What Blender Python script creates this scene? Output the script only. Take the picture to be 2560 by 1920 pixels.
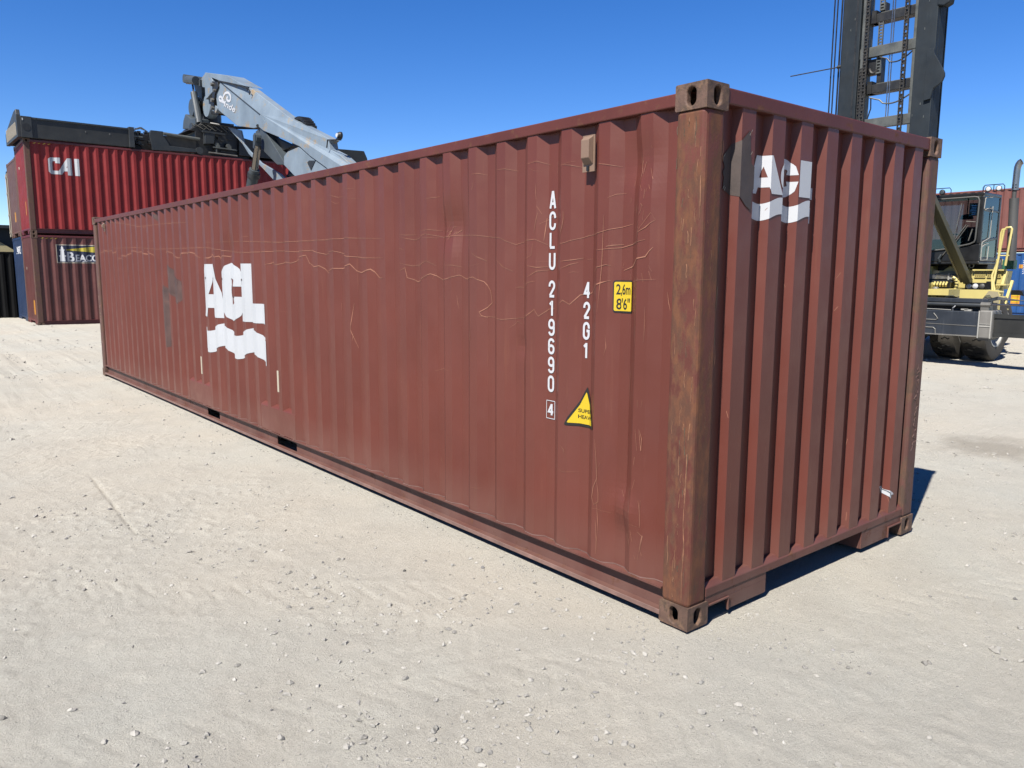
import bpy, bmesh, math, random
import numpy as np
from mathutils import Vector, Matrix
random.seed(7); rng=np.random.default_rng(11)
for o in list(bpy.data.objects): bpy.data.objects.remove(o)
SC=bpy.context.scene; COL=SC.collection
# ---------------------------------------------------------------- camera, sky, sun, exposure
CAMP=(-2.9544,-2.2376,1.745); YAW,PIT,ROLL=0.688381,-0.143265,0.003913; FPX=1951.0
cam=bpy.data.cameras.new('camera'); co=bpy.data.objects.new('camera',cam); COL.objects.link(co)
f=Vector((math.sin(YAW)*math.cos(PIT),math.cos(YAW)*math.cos(PIT),math.sin(PIT)))
r=f.cross(Vector((0,0,1))).normalized(); u=r.cross(f)
r2=r*math.cos(ROLL)+u*math.sin(ROLL); u2=u*math.cos(ROLL)-r*math.sin(ROLL)
co.matrix_world=Matrix(((r2.x,u2.x,-f.x,CAMP[0]),(r2.y,u2.y,-f.y,CAMP[1]),(r2.z,u2.z,-f.z,CAMP[2]),(0,0,0,1)))
cam.sensor_width=36; cam.lens=FPX/2560*36; cam.clip_start=.05; cam.clip_end=6000
SC.camera=co
SC.render.resolution_x=1024; SC.render.resolution_y=768
SUN_EL=math.radians(52.1); SH=math.atan2(.309,.951)          # shadows run towards +X, a little +Y
sdir=Vector((-math.cos(SUN_EL)*math.cos(SH),-math.cos(SUN_EL)*math.sin(SH),math.sin(SUN_EL)))
sl=bpy.data.lights.new('sun','SUN'); sl.energy=5.0; sl.angle=math.radians(.53); sl.color=(1,.95,.87)
so=bpy.data.objects.new('sun',sl); COL.objects.link(so); so.location=(-20,-10,30)
so.rotation_euler=sdir.to_track_quat('Z','Y').to_euler()
W=bpy.data.worlds.new('World'); SC.world=W; W.use_nodes=True
nt=W.node_tree; nt.nodes.clear()
sky=nt.nodes.new('ShaderNodeTexSky'); sky.sky_type='NISHITA'; sky.sun_disc=False
sky.sun_elevation=SUN_EL; sky.sun_rotation=math.atan2(sdir.x,sdir.y)
sky.altitude=3500; sky.air_density=1.15; sky.dust_density=0.0; sky.ozone_density=2.5
hs=nt.nodes.new('ShaderNodeHueSaturation'); hs.inputs['Saturation'].default_value=1.34; hs.inputs['Hue'].default_value=.512; hs.inputs['Value'].default_value=.98
bg=nt.nodes.new('ShaderNodeBackground'); bg.inputs['Strength'].default_value=.068
wo=nt.nodes.new('ShaderNodeOutputWorld')
nt.links.new(sky.outputs[0],hs.inputs['Color']); nt.links.new(hs.outputs[0],bg.inputs['Color']); nt.links.new(bg.outputs[0],wo.inputs['Surface'])
SC.view_settings.view_transform='Standard'; SC.view_settings.look='None'; SC.view_settings.exposure=1.3; SC.view_settings.gamma=1
# ---------------------------------------------------------------- materials
def mat(name,col,rough=.5,metal=0,spec=.5,var=.12,vscale=1.5,streak=0,streak_col=(.25,.12,.06),rust=0,rust_scale=6,rust_col=(.20,.075,.03),rust_stretch=.25,
        dust=0,dust_h=.5,bump=.15,bscale=60,flat=False,rust2=None,coat=0,fade=0):
    q=lambda c:tuple(x*.43 for x in c) if c else c
    col,streak_col,rust_col,rust2=q(col),q(streak_col),q(rust_col),q(rust2)
    m=bpy.data.materials.new(name); m.use_nodes=True; n=m.node_tree.nodes; l=m.node_tree.links; n.clear()
    out=n.new('ShaderNodeOutputMaterial'); b=n.new('ShaderNodeBsdfPrincipled'); l.new(b.outputs[0],out.inputs[0])
    b.inputs['Roughness'].default_value=rough; b.inputs['Metallic'].default_value=metal; b.inputs['Specular IOR Level'].default_value=spec
    if coat: b.inputs['Coat Weight'].default_value=coat; b.inputs['Coat Roughness'].default_value=.2
    if flat: b.inputs['Base Color'].default_value=(*col,1); return m
    tc=n.new('ShaderNodeTexCoord')
    def noise(scale,detail=4,st=(1,1,1),rg=.55):
        mp=n.new('ShaderNodeMapping'); mp.inputs['Scale'].default_value=st; l.new(tc.outputs['Object'],mp.inputs[0])
        t=n.new('ShaderNodeTexNoise'); t.inputs['Scale'].default_value=scale; t.inputs['Detail'].default_value=detail; t.inputs['Roughness'].default_value=rg
        l.new(mp.outputs[0],t.inputs['Vector']); return t.outputs['Fac']
    def ramp(src,a,b_,lo=0,hi=1):
        t=n.new('ShaderNodeMapRange'); t.inputs[1].default_value=a; t.inputs[2].default_value=b_; t.inputs[3].default_value=lo; t.inputs[4].default_value=hi
        l.new(src,t.inputs[0]); return t.outputs[0]
    def mix(fac,c1,c2):
        t=n.new('ShaderNodeMix'); t.data_type='RGBA'
        if isinstance(fac,(int,float)): t.inputs[0].default_value=fac
        else: l.new(fac,t.inputs[0])
        for s,c in ((6,c1),(7,c2)):
            if isinstance(c,tuple): t.inputs[s].default_value=(*c[:3],1)
            else: l.new(c,t.inputs[s])
        return t.outputs[2]
    def mul(a,b_):
        t=n.new('ShaderNodeMath'); t.operation='MULTIPLY'; l.new(a,t.inputs[0])
        if isinstance(b_,(int,float)): t.inputs[1].default_value=b_
        else: l.new(b_,t.inputs[1])
        return t.outputs[0]
    dk=tuple(c*(1-var*1.6) for c in col); lt=tuple(min(1,c*(1+var)+.01*var) for c in col)
    c=mix(ramp(noise(vscale,5),.3,.7),dk,lt)
    c=mix(ramp(noise(14,3,(1,1,.12)),.35,.75,0,var*1.6),c,tuple(x*.7 for x in col))
    if fade: c=mix(ramp(noise(.9,3,(1,1,.5)),.45,.75,0,fade),c,tuple(min(1,x*1.25+.05) for x in col))
    if streak:
        c=mix(mul(ramp(noise(22,4,(1,1,.06),.7),.60,.72),streak),c,streak_col)
    if dust:
        sp=n.new('ShaderNodeSeparateXYZ'); l.new(tc.outputs['Object'],sp.inputs[0])
        c=mix(mul(ramp(sp.outputs['Z'],dust_h,0),ramp(noise(3,4,(1,1,.4)),.3,.7,.3*dust,dust)),c,(.18,.155,.13))
    if rust:
        rr=ramp(noise(rust_scale,8,(1,1,rust_stretch),.72),1-rust-.04,1-rust+.05)
        rc=mix(ramp(noise(rust_scale*2.4,6,(1,1,rust_stretch),.7),.42,.6),rust_col,rust2 or tuple(x*1.9 for x in rust_col))
        c=mix(rr,c,rc)
        rf=n.new('ShaderNodeMix'); l.new(rr,rf.inputs[0]); rf.inputs[2].default_value=rough; rf.inputs[3].default_value=.85; l.new(rf.outputs[0],b.inputs['Roughness'])
    else:
        l.new(ramp(noise(5,4),.3,.7,max(0,rough-.07),min(1,rough+.1)),b.inputs['Roughness'])
    l.new(c,b.inputs['Base Color'])
    if bump:
        bp=n.new('ShaderNodeBump'); bp.inputs['Strength'].default_value=bump; bp.inputs['Distance'].default_value=.004
        l.new(noise(bscale,5),bp.inputs['Height']); l.new(bp.outputs[0],b.inputs['Normal'])
    return m
M={}
M['maroon']=mat('maroon_paint',(.188,.047,.031),.44,spec=.35,var=.07,streak=.30,streak_col=(.27,.10,.06),dust=.22,dust_h=.45,bump=.06,bscale=35,fade=.08)
M['maroon_rail']=mat('maroon_rail_paint',(.170,.046,.036),.5,spec=.25,var=.16,rust=.40,rust_scale=9,rust_col=(.15,.062,.032),rust2=(.23,.10,.055),rust_stretch=1,bump=.2,dust=.35,dust_h=.3)
M['post']=mat('rusty_post_paint',(.185,.055,.040),.6,spec=.25,var=.22,rust=.535,rust_scale=8,rust_col=(.152,.068,.043),rust2=(.225,.092,.048),rust_stretch=.4,bump=.2,bscale=90)
M['casting']=mat('rusty_casting',(.175,.092,.062),.75,var=.4,vscale=11,rust=.5,rust_scale=16,rust_col=(.095,.055,.035),rust2=(.24,.135,.08),rust_stretch=1,bump=.5,bscale=120)
M['crimson']=mat('crimson_paint',(.34,.030,.030),.5,spec=.25,var=.10,streak=.2,streak_col=(.12,.015,.02),bump=.05)
M['crimson_rail']=mat('crimson_rail_paint',(.17,.02,.024),.5,var=.2,rust=.35,rust_col=(.10,.03,.02),bump=.1)
M['darkmaroon']=mat('dark_maroon_paint',(.155,.036,.028),.5,var=.14,streak=.25,streak_col=(.13,.06,.04),bump=.05)
M['rustpost2']=mat('brown_rusty_post',(.150,.054,.040),.65,var=.22,rust=.50,rust_scale=9,rust_col=(.115,.063,.040),rust2=(.18,.08,.045),rust_stretch=.7)
M['brown']=mat('brown_paint',(.17,.07,.055),.5,var=.12,streak=.2,bump=.05)
M['blue']=mat('blue_paint',(.015,.045,.13),.45,var=.15,streak=.2,streak_col=(.10,.13,.18),bump=.05)
M['blue2']=mat('bright_blue_paint',(.012,.10,.34),.42,var=.12,streak=.35,streak_col=(.25,.33,.42),bump=.05)
M['fadedred']=mat('faded_red_paint',(.26,.085,.065),.55,var=.16,streak=.4,streak_col=(.16,.05,.035),bump=.05,rust=.32,rust_scale=3)
M['black']=mat('black_and_shade_paint',(.003,.003,.0035),.6,spec=.15,var=.2)  # near-black base colour; also carries the deep shade at the far left
M['darkgrey']=mat('dark_grey_paint',(.035,.040,.043),.5,var=.2)
M['cream']=mat('cream_paint',(.72,.62,.34),.5,var=.08)
M['white']=mat('white_paint',(.70,.73,.77),.45,var=.05,streak=.25,streak_col=(.5,.5,.5),bump=.03)
M['whitetxt']=mat('white_lettering',(.76,.78,.82),.5,flat=True)
M['yellow']=mat('yellow_sticker',(.86,.62,.02),.4,flat=True)
M['blacktxt']=mat('black_print',(.012,.012,.012),.45,flat=True)
M['orange']=mat('orange_sticker',(.80,.36,.03),.5,flat=True)
M['scratch']=mat('salmon_scratch',(.43,.175,.105),.7,var=.25,vscale=8)
M['greypatch']=mat('grey_brown_patch_paint',(.085,.055,.045),.6,var=.22,vscale=9)
M['softpatch']=mat('faint_brown_patch_paint',(.120,.058,.046),.6,var=.3,vscale=7)
M['rustfleck']=mat('orange_rust_scrape',(.36,.16,.08),.8,var=.4,vscale=20)
M['oliverust']=mat('olive_rust_scrape',(.13,.09,.05),.8,var=.4,vscale=20)
M['tag']=mat('cream_tag',(.66,.58,.45),.6,flat=True)
M['vent']=mat('tan_vent',(.30,.19,.13),.6,var=.1)
M['seam']=mat('dusty_seam',(.30,.17,.14),.7,var=.2,vscale=10)
M['boom']=mat('pale_blue_grey_paint',(.29,.37,.45),.5,var=.14,vscale=1.1,rust=.41,rust_scale=1.6,rust_col=(.36,.33,.27),rust2=(.40,.27,.14),rust_stretch=1.6,bump=.05,streak=.2,streak_col=(.30,.33,.36))
M['slate']=mat('slate_blue_paint',(.075,.095,.11),.5,var=.15)
M['slate2']=mat('dark_slate_paint',(.03,.038,.045),.5,var=.2)
M['spreader']=mat('black_grey_steel',(.026,.027,.024),.5,var=.3,vscale=3,rust=.34,rust_col=(.05,.042,.03),rust2=(.06,.05,.035))
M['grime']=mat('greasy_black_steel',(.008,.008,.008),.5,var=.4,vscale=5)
M['chrome']=mat('steel_rod',(.50,.46,.42),.22,metal=1,var=.1,bump=0)
M['steel']=mat('worn_steel',(.30,.29,.26),.5,metal=.5,var=.2,vscale=6)
M['mast']=mat('dark_green_grey_mast_paint',(.020,.030,.040),.6,spec=.25,var=.16,vscale=3,streak=.2,streak_col=(.09,.10,.10))
M['mastw']=mat('worn_mast_bar',(.15,.16,.15),.5,var=.2,vscale=5,metal=.2)
M['mastolive']=mat('olive_brown_strut_paint',(.11,.10,.055),.45,var=.15)
M['chain']=mat('greasy_chain',(.035,.030,.024),.6,var=.4,vscale=20)
M['hyel']=mat('pale_yellow_machine_paint',(.88,.74,.26),.42,var=.08,bump=.03,dust=.1,dust_h=1)
M['hyeld']=mat('dusty_yellow_paint',(.50,.43,.25),.6,var=.15)
M['cabblack']=mat('cab_black_paint',(.018,.018,.018),.32,var=.2)
M['navy']=mat('beam_navy_paint',(.035,.045,.062),.4,var=.18,streak=.5,streak_col=(.14,.15,.17),bump=.1)
M['ends']=mat('scuffed_grey_steel',(.24,.23,.21),.55,var=.2,streak=.5,streak_col=(.4,.38,.35))
M['tyre']=mat('tyre_rubber',(.075,.065,.052),.8,var=.2,vscale=5,bump=.4)
M['tyred']=mat('tyre_groove_rubber',(.01,.01,.01),.9,var=.1)
M['rim']=mat('pale_rim_paint',(.50,.49,.45),.5,var=.15)
M['lens']=mat('lamp_lens',(.85,.87,.88),.12,flat=True)
M['green']=mat('green_box_paint',(.02,.16,.09),.5)
M['muffler']=mat('dull_grey_muffler',(.10,.10,.095),.6,var=.15)
M['galv']=mat('galvanised_pipe',(.60,.61,.62),.28,metal=.9,var=.12,bump=.03)
M['seat']=mat('dark_seat_vinyl',(.018,.022,.028),.6)
M['mesh']=mat('orange_brown_grille',(.26,.13,.03),.6,var=.2)
def glass():
    m=bpy.data.materials.new('tinted_glass'); m.use_nodes=True; n=m.node_tree.nodes; l=m.node_tree.links; n.clear()
    out=n.new('ShaderNodeOutputMaterial'); mx=n.new('ShaderNodeMixShader'); tr=n.new('ShaderNodeBsdfTransparent'); gl=n.new('ShaderNodeBsdfGlossy')
    tr.inputs[0].default_value=(.50,.60,.62,1); gl.inputs['Roughness'].default_value=.04; gl.inputs[0].default_value=(.8,.9,.95,1)
    fr=n.new('ShaderNodeFresnel'); fr.inputs[0].default_value=1.6
    l.new(fr.outputs[0],mx.inputs[0]); l.new(tr.outputs[0],mx.inputs[1]); l.new(gl.outputs[0],mx.inputs[2]); l.new(mx.outputs[0],out.inputs[0]); return m
M['glass']=glass()
# ---------------------------------------------------------------- object helpers
def tag(o,label=None,cat=None,group=None,kind=None):
    for k,v in (('label',label),('category',cat),('group',group),('kind',kind)):
        if v: o[k]=v
    return o
def empty(name,loc=(0,0,0),rz=0,**kw):
    o=bpy.data.objects.new(name,None); COL.objects.link(o); o.location=loc; o.rotation_euler=(0,0,rz); o.empty_display_size=.2
    return tag(o,**kw)
def link(name,me,m,parent=None,smooth=False,bevel=0,seg=2,ang=40):
    o=bpy.data.objects.new(name,me); COL.objects.link(o)
    if m is not None: me.materials.append(M[m] if isinstance(m,str) else m)
    if parent: o.parent=parent
    if smooth: me.shade_smooth()
    if bevel:
        b=o.modifiers.new('bevel','BEVEL'); b.width=bevel; b.segments=seg; b.limit_method='ANGLE'; b.angle_limit=math.radians(ang); b.use_clamp_overlap=True
    return o
class MB:
    def __init__(s): s.v=[]; s.f=[]
    def add(s,vs,fs):
        k=len(s.v); s.v+=[tuple(x) for x in vs]; s.f+=[tuple(i+k for i in q) for q in fs]; return s
    def box(s,x0,x1,y0,y1,z0,z1):
        return s.add([(x0,y0,z0),(x1,y0,z0),(x1,y1,z0),(x0,y1,z0),(x0,y0,z1),(x1,y0,z1),(x1,y1,z1),(x0,y1,z1)],
          [(0,3,2,1),(4,5,6,7),(0,1,5,4),(1,2,6,5),(2,3,7,6),(3,0,4,7)])
    def prism(s,poly,axis,a,b):      # poly: 2D list; axis 'x': (y,z), 'y': (x,z), 'z': (x,y)
        def P(q,c): return {'x':(c,q[0],q[1]),'y':(q[0],c,q[1]),'z':(q[0],q[1],c)}[axis]
        n=len(poly); return s.add([P(q,a) for q in poly]+[P(q,b) for q in poly],
          [tuple(range(n))[::-1],tuple(range(n,2*n))]+[(i,(i+1)%n,n+(i+1)%n,n+i) for i in range(n)])
    def tube(s,pts,rad,n=8,cap=True):
        pts=[Vector(p) for p in pts]; rs=rad if isinstance(rad,(list,tuple)) else [rad]*len(pts); k=len(s.v); up=None
        for i,p in enumerate(pts):
            d=(pts[min(i+1,len(pts)-1)]-pts[max(i-1,0)]).normalized()
            if up is None: up=Vector((0,0,1)) if abs(d.z)<.9 else Vector((1,0,0))
            a=d.cross(up).normalized(); b=d.cross(a); up=-b if b.dot(up)<0 else b
            up=a.cross(d)
            for j in range(n):
                t=2*math.pi*j/n; s.v.append(tuple(p+a*math.cos(t)*rs[i]+up*math.sin(t)*rs[i]))
        for i in range(len(pts)-1):
            for j in range(n):
                s.f.append((k+i*n+j,k+i*n+(j+1)%n,k+(i+1)*n+(j+1)%n,k+(i+1)*n+j))
        if cap: s.f.append(tuple(k+j for j in range(n))[::-1]); s.f.append(tuple(k+(len(pts)-1)*n+j for j in range(n)))
        return s
    def bar(s,p,q,w,h,up=(0,0,1)):    # rectangular bar between two points
        p=Vector(p); q=Vector(q); d=(q-p).normalized(); a=d.cross(Vector(up)).normalized()*w/2; b=a.cross(d).normalized()*h/2
        vs=[p-a-b,p+a-b,p+a+b,p-a+b,q-a-b,q+a-b,q+a+b,q-a+b]
        return s.add(vs,[(0,3,2,1),(4,5,6,7),(0,1,5,4),(1,2,6,5),(2,3,7,6),(3,0,4,7)])
    def lathe(s,prof,c,axis='y',n=32):   # prof: (radius, along)
        k=len(s.v)
        for (rr,t) in prof:
            for j in range(n):
                a=2*math.pi*j/n; p=(rr*math.cos(a),rr*math.sin(a))
                s.v.append({'y':(c[0]+p[0],c[1]+t,c[2]+p[1]),'x':(c[0]+t,c[1]+p[0],c[2]+p[1]),'z':(c[0]+p[0],c[1]+p[1],c[2]+t)}[axis])
        for i in range(len(prof)-1):
            for j in range(n): s.f.append((k+i*n+j,k+i*n+(j+1)%n,k+(i+1)*n+(j+1)%n,k+(i+1)*n+j))
        return s
    def build(s,name,m,parent=None,smooth=False,bevel=0,seg=2,loc=None):
        me=bpy.data.meshes.new(name); me.from_pydata(s.v,[],s.f); me.update()
        bm=bmesh.new(); bm.from_mesh(me); bmesh.ops.recalc_face_normals(bm,faces=bm.faces); bm.to_mesh(me); bm.free()
        o=link(name,me,m,parent,smooth,bevel,seg)
        if smooth and not bevel:
            bm=bmesh.new(); bm.from_mesh(me)
            for e in bm.edges:
                if len(e.link_faces)==2 and e.calc_face_angle(0)>math.radians(38): e.smooth=False
            bm.to_mesh(me); bm.free()
        return o
# ---- flat artwork laid onto a corrugated panel -------------------------------------------------
def art():
    return bmesh.new()
def art_poly(bm,pts):
    vs=[bm.verts.new((p[0],p[1],0)) for p in pts]
    fc=bm.faces.new(vs); return fc
def art_tri(bm,pts):      # concave-safe
    me=bpy.data.meshes.new('t'); b=bmesh.new(); vs=[b.verts.new((p[0],p[1],0)) for p in pts]
    b.faces.new(vs); bmesh.ops.triangulate(b,faces=b.faces[:],ngon_method='EAR_CLIP'); b.to_mesh(me); b.free(); bm.from_mesh(me); bpy.data.meshes.remove(me)
def art_curve(bm,loops):   # filled outline with holes
    cu=bpy.data.curves.new('c','CURVE'); cu.dimensions='2D'; cu.fill_mode='BOTH'
    for lp in loops:
        sp=cu.splines.new('POLY'); sp.points.add(len(lp)-1); sp.use_cyclic_u=True
        for i,p in enumerate(lp): sp.points[i].co=(p[0],p[1],0,1)
    art_from_curve(bm,cu)
def art_from_curve(bm,cu,fn=None):
    o=bpy.data.objects.new('tmp',cu); COL.objects.link(o); dg=bpy.context.evaluated_depsgraph_get(); dg.update()
    me=bpy.data.meshes.new_from_object(o.evaluated_get(dg)); 
    if fn:
        fn(me)
    bm.from_mesh(me); bpy.data.meshes.remove(me); bpy.data.objects.remove(o); bpy.data.curves.remove(cu)
def art_text(bm,txt,cx,cz,w,h,bold=0,flip=1,shear=0,italic=0):
    cu=bpy.data.curves.new('t','FONT'); cu.body=txt; cu.size=1; cu.offset=bold; cu.fill_mode='BOTH'; cu.shear=shear
    def fn(me):
        co=np.empty(len(me.vertices)*3); me.vertices.foreach_get('co',co); co=co.reshape(-1,3)
        lo=co.min(0); hi=co.max(0); co[:,0]=((co[:,0]-lo[0])/(hi[0]-lo[0])-.5)*w*flip+cx; co[:,1]=((co[:,1]-lo[1])/(hi[1]-lo[1])-.5)*h+cz; co[:,2]=0
        me.vertices.foreach_set('co',co.ravel())
    art_from_curve(bm,cu,fn)
def art_strip(bm,pts,w,taper=True):
    n=len(pts); L=[];R_=[]
    for i,p in enumerate(pts):
        a=pts[max(i-1,0)]; b=pts[min(i+1,n-1)]; dx,dy=b[0]-a[0],b[1]-a[1]; q=math.hypot(dx,dy) or 1
        k=w/2*(.35 if taper and i in (0,n-1) else random.uniform(.75,1.15) if taper else 1); nx,ny=-dy/q*k,dx/q*k
        L.append(bm.verts.new((p[0]+nx,p[1]+ny,0))); R_.append(bm.verts.new((p[0]-nx,p[1]-ny,0)))
    for i in range(n-1): bm.faces.new((L[i],L[i+1],R_[i+1],R_[i]))
def art_stroke(bm,pts,w):
    # one closed outline round an open path, mitred
    n=len(pts); A=[];B_=[]
    for i,p in enumerate(pts):
        d1=None if i==0 else (p[0]-pts[i-1][0],p[1]-pts[i-1][1]); d2=None if i==n-1 else (pts[i+1][0]-p[0],pts[i+1][1]-p[1])
        ns=[]
        for d in (d1,d2):
            if d: q=math.hypot(*d) or 1; ns.append((-d[1]/q,d[0]/q))
        nx=sum(a[0] for a in ns)/len(ns); ny=sum(a[1] for a in ns)/len(ns); L2=max(nx*nx+ny*ny,.3); nx/=L2; ny/=L2
        A.append(bm.verts.new((p[0]+nx*w/2,p[1]+ny*w/2,0))); B_.append(bm.verts.new((p[0]-nx*w/2,p[1]-ny*w/2,0)))
    for i in range(n-1): bm.faces.new((A[i],A[i+1],B_[i+1],B_[i]))
def _arc(cx,cz,rx,rz,a0,a1,n=8): return [(cx+rx*math.cos(math.radians(a0+(a1-a0)*i/n)),cz+rz*math.sin(math.radians(a0+(a1-a0)*i/n))) for i in range(n+1)]
GLYPH={'A':[[(-.5,-.5),(-.06,.5),(.06,.5),(.5,-.5)],[(-.3,-.2),(.3,-.2)]],
 'C':[[(.5,.16)]+_arc(0,.25,.5,.25,0,180)+_arc(0,-.25,.5,.25,180,360)+[(.5,-.16)]],
 'G':[[(.5,.16)]+_arc(0,.25,.5,.25,0,180)+_arc(0,-.25,.5,.25,180,360)+[(.5,.0),(.05,.0)]],
 'L':[[(-.4,.5),(-.4,-.43)],[(-.5,-.45),(.5,-.45)]],'U':[[(-.5,.5)]+_arc(0,-.25,.5,.25,180,360)+[(.5,.5)]],
 '2':[[(-.5,.18)]+_arc(0,.24,.5,.26,170,-25)+[(-.42,-.42)],[(-.5,-.45),(.5,-.45)]],
 '0':[_arc(0,.25,.5,.25,0,180)+_arc(0,-.25,.5,.25,180,360)+[(.5,.25)]],
 '6':[_arc(0,.27,.5,.23,10,180)+_arc(0,-.25,.5,.25,180,360)+_arc(0,-.15,.5,.20,0,180)],
 '9':[_arc(0,-.27,.5,.23,190,360)+_arc(0,.25,.5,.25,0,180)+_arc(0,.15,.5,.20,180,360)],
 '1':[[(.08,-.5),(.08,.5)],[(.08,.44),(-.4,.24)]],'4':[[(.22,-.5),(.22,.5)],[(.2,.45),(-.45,-.2),(.55,-.2)]]}
def art_glyph(bm,ch,cx,cz,w,h,s,fl=-1):
    for path in GLYPH[ch]: art_stroke(bm,[(cx+fl*x*(w-s),cz+z*(h-s*.9)) for x,z in path],s)
def drape(name,bm,m,parent,panel,face,off,arc=None):
    """panel=(breaks, depth function of (a,z)); face: 'side' (a=y), 'end' (a=x), 'back' (a=x at far end)"""
    br,fn,base=panel
    if arc is not None:      # artwork measured along the folded sheet, 0 at x=arc
        xs=np.array(br); dd=np.array([fn(a,1) for a in xs]); S=np.concatenate([[0],np.cumsum(np.hypot(np.diff(xs),np.diff(dd)))]); S-=np.interp(arc,xs,S); br=list(S)
    lo=min(v.co.x for v in bm.verts); hi=max(v.co.x for v in bm.verts)
    for b in br:
        if lo<b<hi: bmesh.ops.bisect_plane(bm,geom=bm.verts[:]+bm.edges[:]+bm.faces[:],plane_co=(b,0,0),plane_no=(1,0,0),dist=1e-5)
    for v in bm.verts:
        a,z=v.co.x,v.co.y
        if arc is not None: a=float(np.interp(a,S,xs))
        d=fn(a,z)
        v.co={'side':(base+d-off,a,z),'end':(a,base+d-off,z),'back':(a,base-d+off,z)}[face]
    bmesh.ops.recalc_face_normals(bm,faces=bm.faces)
    me=bpy.data.meshes.new(name); bm.to_mesh(me); bm.free()
    o=link(name,me,m,parent); return o
# ---------------------------------------------------------------- containers
def breaks(start,pitch,n,flat,slope,depth,lo,hi):
    """outer flats centred at start+k*pitch"""
    pts=[(lo,depth)]
    for k in range(n):
        c=start+k*pitch
        for a,d in ((c-flat/2-slope,depth),(c-flat/2,0),(c+flat/2,0),(c+flat/2+slope,depth)):
            if lo<a<hi: pts.append((a,d))
    pts.append((hi,depth)); 
    xs=[p[0] for p in pts]; ds=[p[1] for p in pts]; return xs,ds
def panel(name,xs,ds,z0,z1,rows,extra,place,m,parent,sub=1):
    X=[];
    for i in range(len(xs)-1):
        for k in range(sub): X.append(xs[i]+(xs[i+1]-xs[i])*k/sub)
    X.append(xs[-1]); X=np.array(X); Dp=np.interp(X,xs,ds); Z=np.linspace(z0,z1,rows+1)
    vs=[]; 
    for z in Z:
        for a,d in zip(X,Dp): vs.append(place(a,d+extra(a,z),z))
    n=len(X); fs=[(i*n+j,i*n+j+1,(i+1)*n+j+1,(i+1)*n+j) for i in range(rows) for j in range(n-1)]
    me=bpy.data.meshes.new(name); me.from_pydata(vs,[],fs); me.update()
    return link(name,me,m,parent)
def casting(parent,ox,oy,oz,sx,sy,top,m='casting'):
    """corner casting, outer corner at (ox,oy), sx/sy = direction into the container, 162 x 178 x 118, real oval holes"""
    LX,LY,H=.162,.178,.118; z0=oz; b=MB(); N=32
    def ring(w):     # rectangle perimeter & stadium, matched
        rp=[];sp=[]
        for j in range(N):
            t=2*math.pi*(j+.5)/N; c,s_=math.cos(t),math.sin(t); k=1/max(abs(c)/(w/2),abs(s_)/(H/2)); rp.append((w/2+c*k,H/2+s_*k))
            a=.026; hh=.041; sp.append((w/2+a*c,H/2+(hh-a)*(1 if s_>0 else -1)+a*s_))
        # snap nearest to corners
        for cx,cz in ((0,0),(w,0),(w,H),(0,H)):
            i=min(range(N),key=lambda q:(rp[q][0]-cx)**2+(rp[q][1]-cz)**2); rp[i]=(cx,cz)
        return rp,sp
    for fc in ('x','y'):
        w=LY if fc=='x' else LX; rp,sp=ring(w)
        P=(lambda a,z,d:(ox+sx*d,oy+sy*a,z0+z)) if fc=='x' else (lambda a,z,d:(ox+sx*a,oy+sy*d,z0+z))
        vs=[P(a,z,0) for a,z in rp]+[P(a,z,0) for a,z in sp]+[P(a,z,.03) for a,z in sp]
        b.add(vs,[(j,(j+1)%N,N+(j+1)%N,N+j) for j in range(N)]+[(N+j,N+(j+1)%N,2*N+(j+1)%N,2*N+j) for j in range(N)])
    x0,x1=sorted((ox,ox+sx*LX)); y0,y1=sorted((oy,oy+sy*LY))
    vs=[(x0,y0,z0),(x1,y0,z0),(x1,y1,z0),(x0,y1,z0),(x0,y0,z0+H),(x1,y0,z0+H),(x1,y1,z0+H),(x0,y1,z0+H)]
    fs=[(0,3,2,1),(4,5,6,7)]; fs.append((1,2,6,5) if sx>0 else (3,0,4,7)); fs.append((2,3,7,6) if sy>0 else (0,1,5,4))
    b.add(vs,fs)
    me=bpy.data.meshes.new('corner_casting'); me.from_pydata(b.v,[],b.f)
    bm=bmesh.new(); bm.from_mesh(me); bmesh.ops.remove_doubles(bm,verts=bm.verts[:],dist=1e-5); bmesh.ops.recalc_face_normals(bm,faces=bm.faces)
    # round the outer vertical corner
    es=[e for e in bm.edges if all(abs(v.co.x-ox)<1e-5 and abs(v.co.y-oy)<1e-5 for v in e.verts)]
    bm.to_mesh(me); bm.free()
    o=link('corner_casting',me,m,parent,bevel=.009,seg=3,ang=60); return o
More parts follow.
